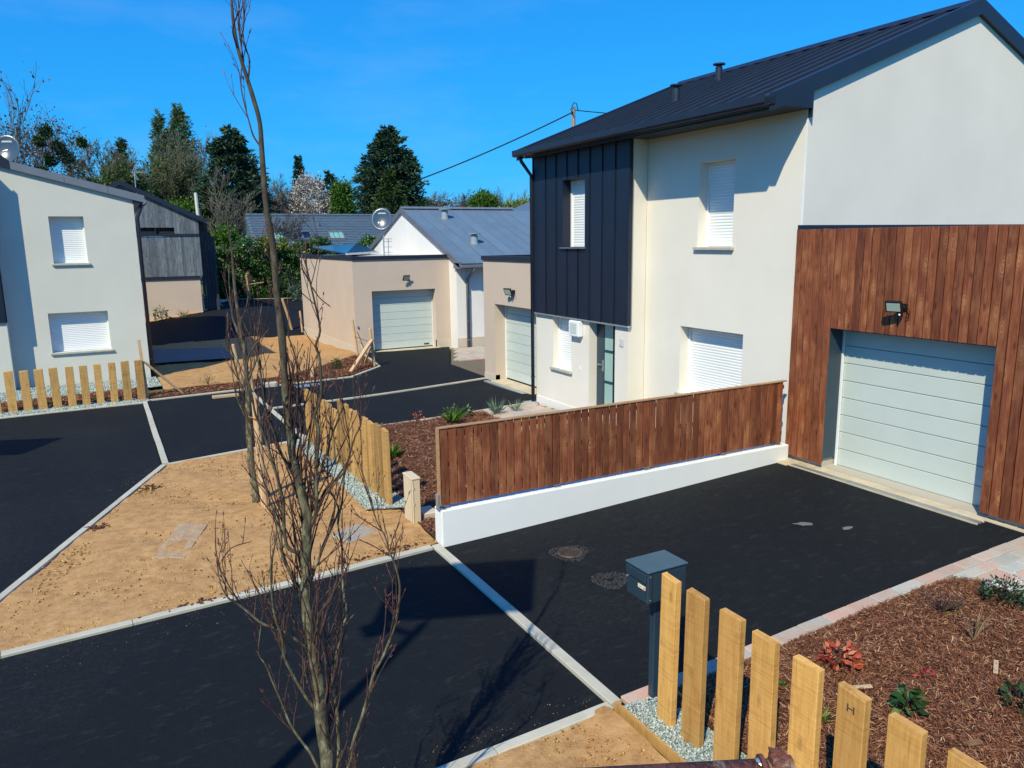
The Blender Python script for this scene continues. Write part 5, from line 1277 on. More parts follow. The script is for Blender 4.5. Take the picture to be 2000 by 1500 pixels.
stake((3.43, 21.28, -3.94), (3.36, 21.28, -3.35), 0.06, 'short whitish stake at the kerb behind the slender tree')
stake((5.32, 22.37, -3.94), (5.32, 22.37, -3.64), 0.06, 'short orange stub of a stake in the bark strip')
stake((7.55, 34.9, -3.98), (7.15, 34.8, -2.45), 0.06, 'pale leaning stake at the rear corner of the tan garage')
stake((7.86, 34.4, -3.98), (7.82, 34.5, -3.0), 0.05, 'brown stake touching the rear corner of the tan garage')
stake((7.55, 45.6, -3.2), (7.45, 45.6, -1.75), 0.07, 'upright stake at the lane edge in front of the laurel hedge', [((7.5, 45.6, -2.3), (8.4, 45.7, -2.2), .07)])

# solar street lamps standing left of the view (their shadows fall into it)
def solar_lamp(shadow, zg, h, label):
    k = 1/math.tan(R(SUN_EL)); dx, dy = math.cos(R(SUN_AZ))*k, math.sin(R(SUN_AZ))*k
    c = Vector((shadow[0]-dx*h, shadow[1]-dy*h, zg+h))
    e1 = Vector((0.925, -0.38, 0)); n2 = Vector((-0.38, -0.925, 0)); v = (n2*0.836-Vector((0, 0, 0.428))).normalized(); nn = e1.cross(v).normalized()
    base = c+Vector((-0.47, -0.37, 0)); base.z = zg
    t = empty('street_lamp', base, label, 'street lamp', 'solar street lamps left of the view')
    mb = MB(); mb.tube([base, (base.x, base.y, zg+h-0.25)], [0.065, 0.05], 12); mb.build('pole', M['grey_trim'], t)
    mb = MB(); mb.obox(c, e1*0.79, v*0.47, nn*0.02); p = mb.build('solar_panel', M['solar'], t)
    mb = MB()
    for s in (-1, 1): mb.obox(c+v*.47*s, e1*.80, v*.012, nn*.026); mb.obox(c+e1*.79*s, e1*.012, v*.48, nn*.026)
    mb.build('frame', M['alu'], p)
    mb = MB(); mb.bar((base.x, base.y, zg+h-.3), c-nn*.03, .06); mb.bar((base.x, base.y, zg+h-.45), (base.x-.18, base.y+.22, zg+h-.40), .05); mb.build('arm', M['grey_trim'], t)
    mb = MB(); mb.cbox(base.x-.42, base.x-.14, base.y+.15, base.y+.40, zg+h-.46, zg+h-.40, .015); mb.build('lamp_head', M['grey_trim'], t)
solar_lamp((3.125, 7.035), -3.70, 6.4, 'solar street lamp whose panel throws the near rectangular shadow')
solar_lamp((-2.0, 17.62), -3.93, 6.4, 'solar street lamp whose panel throws the shadow on the left street')

# rusty rail in front of the camera
RR = empty('rusty_rail', (0.86, 0.74, -3.7), 'rusty iron rail with a bolted end joint at the bottom edge', 'railing')
mb = MB(); mb.tube([(-0.75, 1.49, -0.822), (0.05, 1.115, -0.822), (0.845, 0.745, -0.822)], 0.018, 14); mb.build('rail', M['rust'], RR, smooth=True)
mb = MB(); mb.tube([(0.862, 0.738, -3.75), (0.862, 0.738, -0.81)], 0.019, 14); mb.tube([(-0.75, 1.49, -3.75), (-.75, 1.49, -.80)], .019, 14); mb.build('post', M['rust'], RR, smooth=True)
a_ = Vector((0.862, 0.738, -0.815)); d_ = Vector((0.905, -0.425, 0)).normalized(); q_ = Vector((-d_.y, d_.x, 0))
mb = MB(); mb.tube([a_-d_*.030, a_-d_*.024], [0.0185, 0.0185], 16); mb.obox(a_+Vector((0, 0, .003)), d_*.013, q_*.010, Vector((0, 0, .015))); mb.tube([a_+d_*.015, a_+d_*.021], .015, 14)
T3_ = [(-.012, .016), (.012, .016), (.008, .022), (-.004, .025), (-.015, .029)]
mb.add([a_+d_*u+Vector((0, 0, v)) for u, v in T3_]+[a_+d_*u+q_*.008+Vector((0, 0, v)) for u, v in T3_], [(0, 1, 2, 3, 4), (9, 8, 7, 6, 5)]+[(k, (k+1) % 5, 5+(k+1) % 5, 5+k) for k in range(5)])
mb.build('end_joint', M['rust'], RR)
mb = MB(); mb.tube([a_-d_*.036, a_-d_*.031], [0.011, 0.013], 12); mb.build('washer', M['steel'], RR)

# ================================================================ trees and plants
def rot_to(dirs):
    d = dirs/np.linalg.norm(dirs, axis=1)[:, None]; r = rng.normal(size=d.shape); x = np.cross(d, r); x /= np.linalg.norm(x, axis=1)[:, None]+1e-9
    return d, x
def leaves(name, P, D, L, W, mat, parent, **tg):
    """diamond leaves at P pointing along D, length L, width W"""
    n = len(P); d, x = rot_to(D); L = np.broadcast_to(L, n)[:, None]; W = np.broadcast_to(W, n)[:, None]
    V = np.stack([P, P+d*L*.45+x*W*.5, P+d*L, P+d*L*.45-x*W*.5], 1).reshape(-1, 3)
    F = np.arange(4*n).reshape(-1, 4)
    return fast(name, V, F, mat, parent, **tg)
def rnd_dirs(n, up=0.0):
    d = rng.normal(size=(n, 3)); d[:, 2] += up; return d/np.linalg.norm(d, axis=1)[:, None]

def conifer(base, zt, Rr, mat, label, nb=150, per=50, leaf=0.42, prof=None, zlow=0.05, cat='tree', name='conifer_tree', group=None, droop=.25, tilt=0.15, wid=.34):
    t = empty(name, base, label, cat, group); b = np.array(base); H = zt-b[2]
    mb = MB(); mb.tube([base, (b[0], b[1], b[2]+H*.96)], [H*.022, .03], 7); mb.build('trunk', M['farbark'], t)
    prof = prof or (lambda u: (1-u)**.75)
    hs = zlow+(1-zlow)*rng.beta(1.0, 1.35, nb); hs[:6] = np.linspace(.9, .985, 6)
    P = []; D = []; S = []
    for h in hs:
        a = rng.uniform(0, 6.283); ln = max(.25, Rr*prof(h)*rng.uniform(.60, 1.18)); m = max(10, int(per*(.35+.65*ln/Rr)))
        u = rng.uniform(.15, 1, m)**.75
        rad = np.array([math.cos(a), math.sin(a)]); z = b[2]+H*h+tilt*ln*u*1.2-droop*ln*u**2
        sp = (.05+.22*ln*(1.05-u))
        p = np.c_[b[0]+rad[0]*ln*u, b[1]+rad[1]*ln*u, z]+rng.normal(size=(m, 3))*sp[:, None]*np.array([1, 1, .42])
        d = np.c_[np.full(m, rad[0]), np.full(m, rad[1]), np.full(m, .15)]+rng.normal(size=(m, 3))*.55
        P.append(p); D.append(d); S.append(np.full(m, leaf)*rng.uniform(.6, 1.25, m))
    top = np.c_[b[0]+rng.normal(0, .05, 12), b[1]+rng.normal(0, .05, 12), np.linspace(zt-.9, zt-.25, 12)]; P.append(top); D.append(np.c_[rng.normal(0, .25, (12, 2)), np.ones(12)]); S.append(np.full(12, leaf*.8))
    P = np.concatenate(P); D = np.concatenate(D); S = np.concatenate(S)
    leaves('crown', P, D, S, S*wid, M[mat], t); return t

def blob(base, c, rx, ry, rz, mat, label, ncl=60, per=60, leaf=.22, cl=.28, cat='shrub', name='shrub', group=None, trunk=True, up=.2, wid=.55, mat2=None, f2=.2, bottom=-1.0):
    t = empty(name, base, label, cat, group); c = np.array(c, float)
    dd = rng.normal(size=(ncl, 3)); dd /= np.linalg.norm(dd, axis=1)[:, None]; q = rng.uniform(.45, 1, ncl)**.5
    cc = c+dd*q[:, None]*np.array([rx, ry, rz])*.88; cc = cc[dd[:, 2] > bottom]
    P = np.repeat(cc, per, 0)+rng.normal(size=(len(cc)*per, 3))*np.array([rx, ry, rz])*cl*rng.uniform(.4, 1.1, (len(cc)*per, 1))*.6
    out = (P-c)/np.array([rx, ry, rz]); D = out+rng.normal(size=P.shape)*.9; D[:, 2] += up
    S = leaf*rng.uniform(.55, 1.25, len(P))
    if trunk:
        mb = MB(); b = Vector(base)
        for k in range(6):
            e = Vector(cc[rng.integers(len(cc))]); m_ = b.lerp(e, .5)+Vector(rng.normal(0, .1, 3)*rx); mb.tube([b, m_, e], [max(.02, rz*.035), rz*.02, .01], 5)
        mb.build('stems', M['farbark'], t)
    if mat2:
        k = rng.uniform(size=len(P)) < f2; leaves('crown', P[~k], D[~k], S[~k], S[~k]*wid, M[mat], t); leaves('bloom', P[k], D[k], S[k], S[k]*wid, M[mat2], t)
    else: leaves('crown', P, D, S, S*wid, M[mat], t)
    return t

def bare(base, H, spread, label, mat='palebark', levels=4, nb=5, r0=.16, leafmat=None, nleaf=0, leaf=.2, cat='tree', name='bare_tree', group=None, up=.75, first=.3, thin=.012, seed=1, lean=(0, 0)):
    rs = random.Random(seed); t = empty(name, base, label, cat, group); trunk = MB(); br = MB(); tips = []
    def grow(mb, p, d, L, r, lv):
        n = 4; P = [p]; q = Vector(p); dd = Vector(d)
        for i in range(n):
            dd = (dd+Vector((rs.gauss(0, .13), rs.gauss(0, .13), rs.gauss(0, .08)+up*.06))).normalized(); q = q+dd*L/n; P.append(q.copy())
        rad = [max(thin, r*(1-.55*i/n)) for i in range(n+1)]
        mb.tube(P, rad, 5 if lv == 0 else 3, False)
        if lv >= levels-1: tips.extend(P[1:])
        if lv < levels:
            k = nb+(2 if lv == 0 else 0)
            for i in range(k):
                f = (first if lv == 0 else .25)+(1-(first if lv == 0 else .25))*(i+rs.random())/k; f = min(f, .99); j = min(int(f*n), n-1); s = P[j].lerp(P[j+1], f*n-j)
                ax = Vector((rs.gauss(0, 1), rs.gauss(0, 1), rs.gauss(0, .4))); ax = (ax-dd*ax.dot(dd)).normalized()
                ang = rs.uniform(.45, 1.0)*spread; nd_ = (dd*math.cos(ang)+ax*math.sin(ang)+Vector((0, 0, .25*up))).normalized()
                grow(br, s, nd_, L*rs.uniform(.45, .70), max(thin, r*(1-.55*f)*.55), lv+1)
    grow(trunk, Vector(base), Vector((lean[0], lean[1], 1)).normalized(), H*.62, r0, 0)
    trunk.build('trunk', M['farbark'], t); br.build('branches', M[mat], t, kind='stuff')
    if leafmat:
        tp = np.array([tuple(v) for v in tips]); P = tp[rng.integers(0, len(tp), nleaf)]+rng.normal(0, leaf*1.0, (nleaf, 3)); leaves('crown', P, rnd_dirs(nleaf, .2), leaf*rng.uniform(.6, 1.2, nleaf), leaf*.5, M[leafmat], t)
    return t, tips

# --- far belt of trees (left to right)
mt, tips = bare((-2.6, 62, -3.1), 11.3, .95, 'bare tree with brown withered leaves and mistletoe behind the left house', 'farbark', 4, 5, .26, 'leaf_brown', 4600, .22, seed=11, up=.8)
for k, (x, z, r) in enumerate([(-2.1, 7.6, .45), (-2.55, 6.95, .34), (-1.45, 6.55, .42), (-1.1, 5.9, .5), (-0.7, 5.1, .7), (-0.05, 6.95, .28), (-2.0, 5.7, .4), (-2.6, 4.9, .45)]):
    n = 420; d = rnd_dirs(n); P = np.array([x, 61.8, z])+d*r*rng.uniform(.2, 1, (n, 1)); leaves('mistletoe', P, d+rng.normal(size=d.shape)*.6, .22, .09, M['leaf_con' if k in (3, 4, 2) else 'leaf_mid'], mt)
bare((-5.1, 60, -3.1), 12.8, .55, 'tall thin bare tree at the far left edge behind the satellite dish', 'farbark', 3, 4, .18, 'leaf_brown', 160, .26, seed=4, up=1.2, first=.5)
conifer((3.08, 80, -3), 9.3, .75, 'leaf_mid', 'pointed tip of a small cypress above the budding trees', 200, 36, .30, zlow=.5, droop=-.3, tilt=.6)
for i, (x, y, zt, r, sd, lm, n, lab) in enumerate([(2.0, 72, 7.0, 1.7, 3, 'leaf_will', 4200, 'budding green tree left of the television antenna'), (4.3, 73, 8.3, 2.0, 5, 'leaf_will', 2600, 'pale bare tree directly above the timber house ridge'),
        (6.6, 75, 8.3, 2.2, 8, 'leaf_will', 3600, 'hazy grey budding tree below the two poplars'), (8.6, 72, 6.8, 1.8, 13, 'leaf_will', 3000, 'hazy bare tree between poplars and dark cypress')]):
    bare((x, y, -3), (zt+3)/1.04, .75, lab, 'palebark', 5, 5, .2, lm, n, .22, seed=sd, group='budding trees behind the timber house', thin=.014)
blob((3.0, 70, -3), (2.4, 70, 3.3), 2.7, 1.8, 3.1, 'leaf_will', 'round green budding bush behind the timber house ridge', 90, 120, .24, .3, cat='tree', name='broadleaf_tree')
blob((6.8, 66, -3), (6.6, 66, 1.9), 2.2, 1.6, 1.6, 'leaf_lime', 'bright green bush above the sloping timber house roof', 60, 120, .22, .3)
blob((9, 74, -3), (6.3, 74, 3.9), 4.2, 1.6, 3.2, 'leaf_will', 'mass of greyish twigs and buds below the poplars', 90, 90, .22, .3, cat='tree', name='broadleaf_tree')
pp = lambda u: .62*math.sin(math.pi*min(1, u*.9+.12))**.7+.38*(1-u)
conifer((7.62, 95, -3), 14.2, 1.5, 'leaf_will', 'left of the two slender poplars against the sky', 320, 44, .42, pp, .15, name='poplar_tree', group='two slender poplars', droop=-.9, tilt=1.4, wid=.28)
conifer((9.62, 95, -3), 14.7, 2.0, 'leaf_will', 'right and broader of the two slender poplars against the sky', 400, 46, .42, pp, .15, name='poplar_tree', group='two slender poplars', droop=-.9, tilt=1.4, wid=.28)
conifer((10.25, 66, -3), 9.0, 4.7, 'leaf_con', 'broad dark cypress behind the grey timber house', 620, 70, .44, lambda u: (1-u)**.60, .06)
bare((8.2, 58, -3), 6.6, .85, 'bare branching tree in front of the dark cypress', 'palebark', 4, 5, .17, seed=21)
bare((10.9, 57, -3), 5.2, .85, 'bare brownish tree at the right side of the dark cypress', 'farbark', 4, 5, .15, seed=23)
bare((15.6, 80, -3), 8.6, .8, 'grey bare tree behind the young tree trunk', 'palebark', 5, 5, .2, 'leaf_will', 500, .2, seed=31)
bare((17.6, 84, -3), 7.8, .8, 'hazy bare tree left of the white blossoming tree', 'palebark', 5, 5, .2, 'leaf_will', 600, .2, seed=33)
blob((14, 70, -3), (14.3, 70, 2.4), 2.6, 1.2, 2.0, 'leaf_brown', 'brown twiggy thicket above the slate roof', 40, 50, .2, .35)
blob((18.7, 75, -3), (18.75, 75, 3.4), 2.1, 1.6, 3.0, 'blossom', 'tree covered in white blossom behind the slate roof', 120, 110, .22, .26, cat='tree', name='blossom_tree', mat2='leaf_brown', f2=.25)
conifer((21.3, 90, -3), 9.6, 2.1, 'leaf_con', 'dark pointed fir tip rising behind the white blossom', 320, 45, .34, zlow=.45)
conifer((22.6, 82, -3), 7.5, 2.1, 'leaf_con', 'small dark conifer right of the white blossom', 300, 55, .36, lambda u: (1-u)**.5)
blob((20.9, 72, -3), (20.9, 72, 3.2), 1.15, 1.0, 2.5, 'leaf_lime', 'light green shrub between the dark conifers', 60, 120, .24, .30, cat='tree', name='broadleaf_tree')
bare((24.6, 88, -3), 9.8, .8, 'bare pinkish tree top beside the great conifer', 'farbark', 4, 5, .15, 'blossom', 300, .16, seed=37)
conifer((30.3, 85, -3), 12.6, 6.4, 'leaf_con', 'great broad dark conifer above the white house roof', 820, 80, .52, lambda u: (1-u)**.56, .05)
conifer((24.9, 70, -3), 6.85, 3.0, 'leaf_mid', 'mid green conical conifer in front of the great dark one', 420, 60, .34, lambda u: (1-u)**.7)
for k in range(7):
    x = 58+k*4.2; bare((x*1.15, 160, -3), 8.5+rng.uniform(0, 3.5), .9, 'low brown far tree on the horizon right of the great conifer', 'farbark', 4, 6, .2, 'leaf_brown', 300, .22, seed=50+k, group='far brown trees', thin=.03)
blob((70, 165, -3), (70, 165, 6.4), 11, 4, 3.0, 'leaf_brown', 'hazy brown thicket on the far horizon right of the great conifer', 60, 120, .40, .3, name='thicket')
blob((47.2, 95, -3), (47.2, 95, 4.2), 2.5, 2.2, 2.5, 'leaf_lime', 'round bright green tree above the grey ridge', 90, 130, .30, .26, cat='tree', name='broadleaf_tree')
bare((50.5, 95, -3), 8.3, .45, 'upright bare twigs right of the round green tree', 'palebark', 4, 6, .12, seed=61, up=1.4)
bare((54, 95, -3), 7.8, .45, 'upright bare twigs beside the dark clad corner', 'palebark', 4, 6, .12, seed=63, up=1.4)
blob((33.2, 60, -3), (33.4, 60, 1.9), 1.9, 1.4, 1.5, 'leaf_yel', 'yellow green bush beside the dark clad corner', 55, 130, .24, .3)
blob((7.3, 50, -3.2), (7.2, 50, -0.6), 1.25, 1.0, 1.7, 'leaf_lime', 'bright green bush at the left end of the laurel hedge', 60, 130, .18, .28)

# --- laurel hedge
HG = empty('hedge', (10, 47.5, -3.2), 'dense dark green laurel hedge behind the back lane', 'hedge')
n = 17000; x = rng.uniform(5.6, 17.5, n); top = -0.25+.28*np.sin(x*1.7)+.16*np.sin(x*4.1+1); f = rng.uniform(0, 1, n)
z = -3.15+(top+3.15)*f**.85; y = 46.9+.30*np.sin(x*2.3+z*2.1)+.22*np.sin(z*5+x*3.7)+rng.exponential(.22, n)
P = np.c_[x, y, z]; D = np.c_[rng.normal(0, .6, n), -np.abs(rng.normal(.5, .4, n)), rng.normal(-.1, .6, n)]
leaves('hedge_leaves', P, D, .19*rng.uniform(.6, 1.2, n), .10, M['leaf_hedge'], HG, kind='stuff')
n = 6000; x = rng.uniform(5.6, 17.5, n); top = -0.25+.28*np.sin(x*1.7)+.16*np.sin(x*4.1+1); P = np.c_[x, rng.uniform(46.9, 48.8, n), top+rng.normal(0, .10, n)]
leaves('hedge_top', P, rnd_dirs(n, .8), .18, .09, M['leaf_hedge'], HG, kind='stuff')
mb = MB(); mb.box(5.7, 17.4, 47.7, 48.6, -3.3, -0.6); mb.build('hedge_core', M['leaf_hedge'], HG)
blob((9.2, 47, -3.2), (9.3, 47.2, -0.12), 1.0, .6, .55, 'leaf_yel', 'yellow green spotted laurel on top of the hedge', 26, 60, .18, .3)
blob((10.4, 44.6, -3.3), (10.35, 44.9, -2.75), .75, .5, .6, 'leaf_blue', 'pale blue green bush at the lane beside the tan garage', 22, 60, .10, .35)
blob((10.2, 45.6, -3.3), (9.9, 45.9, -2.3), .7, .5, .8, 'leaf_dark', 'dark clipped bush below the hedge beside the tan garage', 22, 60, .12, .35)

# --- young tree in front and the slender one on the island
TRUNK=[(0.83,3.70,-2.78),(0.82,3.70,-2.68),(0.81,3.70,-2.47),(0.81,3.70,-2.26),(0.79,3.71,-2.10),(0.78,3.71,-1.90),(0.77,3.71,-1.77),(0.79,3.71,-1.66),(0.79,3.71,-1.54),(0.81,3.70,-1.37),(0.80,3.71,-1.29),(0.78,3.71,-1.17),(0.76,3.72,-1.03),(0.76,3.72,-0.91),(0.75,3.72,-0.74),(0.75,3.72,-0.60),(0.75,3.72,-0.43),(0.74,3.72,-0.22),(0.74,3.72,-0.05),(0.73,3.72,0.06),(0.72,3.72,0.15),(0.72,3.73,0.29),(0.72,3.73,0.43),(0.72,3.73,0.54),(0.70,3.73,0.64),(0.67,3.74,0.77),(0.65,3.74,0.85),(0.64,3.74,0.95),(0.64,3.75,1.06),(0.64,3.75,1.18)]
LIMBS={
'a':[(0.79,3.71,-2.10),(0.73,3.69,-2.02),(0.64,3.67,-1.92),(0.55,3.65,-1.85),(0.49,3.63,-1.77),(0.43,3.61,-1.69),(0.39,3.58,-1.64),(0.36,3.55,-1.55),(0.35,3.52,-1.44)],
'a2':[(0.46,3.79,-1.76),(0.42,3.80,-1.67),(0.39,3.80,-1.58),(0.38,3.81,-1.50),(0.38,3.81,-1.45)],
'a3':[(0.40,3.80,-1.54),(0.45,3.79,-1.48),(0.52,3.77,-1.46)],
'b':[(0.86,3.69,-2.95),(0.93,3.66,-2.80),(0.96,3.64,-2.64),(1.00,3.62,-2.52),(1.04,3.60,-2.38),(1.07,3.58,-2.25),(1.12,3.56,-2.15),(1.16,3.53,-2.03),(1.19,3.51,-1.92),(1.21,3.50,-1.77),(1.20,3.49,-1.68),(1.18,3.48,-1.60),(1.15,3.47,-1.52),(1.13,3.46,-1.44),(1.09,3.46,-1.35),(1.07,3.45,-1.25)],
'b2':[(1.20,3.61,-1.62),(1.13,3.63,-1.56),(1.07,3.64,-1.52)],
'b3':[(1.17,3.62,-1.48),(1.11,3.63,-1.43),(1.05,3.65,-1.38)],
'b4':[(1.22,3.61,-1.64),(1.24,3.60,-1.55),(1.26,3.60,-1.52)],
'b5':[(1.20,3.61,-1.60),(1.22,3.61,-1.53),(1.25,3.60,-1.46)],
'c':[(0.85,3.69,-2.86),(0.89,3.70,-2.76),(0.90,3.71,-2.55),(0.90,3.72,-2.45),(0.89,3.73,-2.30),(0.91,3.74,-2.21),(0.95,3.74,-2.09),(0.97,3.75,-2.01),(1.00,3.76,-1.96),(0.99,3.77,-1.87),(0.99,3.78,-1.73),(1.00,3.79,-1.59),(0.99,3.81,-1.46),(1.02,3.81,-1.35),(1.04,3.82,-1.22),(1.08,3.82,-1.08),(1.07,3.83,-0.93),(1.06,3.85,-0.79),(1.06,3.86,-0.75)],
'e':[(0.78,3.71,-2.78),(0.75,3.73,-2.69),(0.71,3.74,-2.61),(0.66,3.76,-2.50),(0.63,3.78,-2.38),(0.59,3.79,-2.24),(0.57,3.81,-2.16),(0.54,3.82,-2.09),(0.56,3.82,-1.96)],
'f':[(0.80,3.71,-2.46),(0.73,3.69,-2.31),(0.68,3.68,-2.18),(0.64,3.66,-2.06),(0.63,3.63,-1.93),(0.60,3.61,-1.80),(0.59,3.58,-1.65),(0.59,3.55,-1.52),(0.61,3.52,-1.40),(0.62,3.49,-1.29),(0.60,3.46,-1.19)],
'g':[(0.78,3.71,-2.03),(0.72,3.71,-1.93),(0.70,3.71,-1.85),(0.71,3.69,-1.73),(0.72,3.68,-1.63)],
'h':[(0.77,3.71,-1.84),(0.72,3.72,-1.67),(0.68,3.73,-1.56),(0.68,3.73,-1.45),(0.67,3.73,-1.34),(0.64,3.73,-1.26),(0.62,3.74,-1.17),(0.61,3.74,-1.08)],
'i':[(0.79,3.71,-1.56),(0.71,3.71,-1.51),(0.69,3.69,-1.42),(0.69,3.67,-1.30),(0.69,3.65,-1.24),(0.68,3.63,-1.20),(0.66,3.62,-1.10),(0.62,3.61,-0.91),(0.58,3.59,-0.78),(0.57,3.58,-0.69),(0.55,3.56,-0.58),(0.57,3.54,-0.48),(0.63,3.50,-0.40)],
'j':[(0.80,3.71,-1.68),(0.85,3.71,-1.61),(0.89,3.73,-1.53),(0.93,3.74,-1.47),(0.98,3.75,-1.38),(0.98,3.77,-1.34),(0.95,3.80,-1.24),(0.96,3.82,-1.11),(0.98,3.83,-0.97)],
'k':[(0.81,3.70,-1.44),(0.84,3.68,-1.36),(0.85,3.65,-1.27),(0.85,3.63,-1.11),(0.87,3.60,-0.90),(0.85,3.59,-0.82),(0.88,3.56,-0.72),(0.88,3.54,-0.54),(0.86,3.52,-0.47),(0.88,3.50,-0.40),(0.86,3.48,-0.28),(0.84,3.46,-0.19),(0.82,3.44,-0.09),(0.82,3.42,-0.01)],
'l':[(0.78,3.71,-1.19),(0.74,3.71,-1.09),(0.70,3.71,-1.00),(0.68,3.71,-0.90),(0.65,3.71,-0.81),(0.64,3.70,-0.68),(0.63,3.69,-0.57),(0.61,3.69,-0.47),(0.59,3.69,-0.40),(0.56,3.68,-0.33)],
'n':[(0.89,3.69,-0.18),(0.86,3.69,-0.12),(0.86,3.69,-0.08)],
'n2':[(0.90,3.68,-0.21),(0.93,3.68,-0.26),(0.96,3.67,-0.29)],
'o':[(0.79,3.71,-0.93),(0.81,3.71,-0.87),(0.81,3.71,-0.74),(0.81,3.71,-0.61),(0.80,3.71,-0.52),(0.77,3.72,-0.41),(0.76,3.73,-0.35)],
'p':[(0.87,3.69,-1.29),(0.92,3.67,-1.20),(0.99,3.64,-1.14),(1.05,3.62,-0.96),(1.08,3.60,-0.89),(1.08,3.59,-0.73)],
't1':[(0.72,3.73,0.43),(0.69,3.74,0.48),(0.68,3.76,0.54),(0.67,3.78,0.61),(0.66,3.79,0.70),(0.67,3.80,0.78)],
't2':[(0.68,3.73,0.71),(0.70,3.76,0.81),(0.69,3.80,0.88),(0.68,3.84,0.95),(0.69,3.87,1.05),(0.71,3.90,1.12)],
't3':[(0.67,3.74,0.80),(0.68,3.82,0.90),(0.71,3.89,0.99),(0.73,3.97,1.12),(0.75,4.05,1.21)],
't4':[(0.65,3.74,0.85),(0.63,3.70,0.89),(0.62,3.65,0.91),(0.63,3.59,0.95)],
}
TRUNK2=[(1.74,11.29,-3.71),(1.72,11.30,-3.24),(1.72,11.30,-2.78),(1.73,11.30,-2.31),(1.75,11.29,-1.94),(1.73,11.30,-1.42),(1.71,11.30,-1.12),(1.69,11.31,-0.84),(1.68,11.31,-0.47),(1.68,11.31,-0.08),(1.66,11.31,0.25),(1.65,11.32,0.53)]
LIMBS2={'0':[(1.73,11.30,-2.31),(1.65,11.37,-1.94),(1.58,11.44,-1.53),(1.57,11.49,-1.15),(1.59,11.54,-0.98)],'1':[(1.73,11.30,-2.57),(1.62,11.26,-2.29),(1.55,11.20,-2.01),(1.53,11.14,-1.59)],'2':[(1.73,11.30,-1.42),(1.64,11.39,-1.07),(1.63,11.46,-0.72),(1.65,11.52,-0.33)],'3':[(1.75,11.29,-1.94),(1.88,11.19,-1.63),(1.91,11.12,-1.27),(1.98,11.03,-0.84)],'4':[(1.72,11.30,-2.78),(1.86,11.33,-2.49),(1.88,11.40,-2.08),(1.97,11.45,-1.70)],'5':[(1.71,11.30,-1.12),(1.82,11.28,-0.85),(1.85,11.27,-0.65)]}

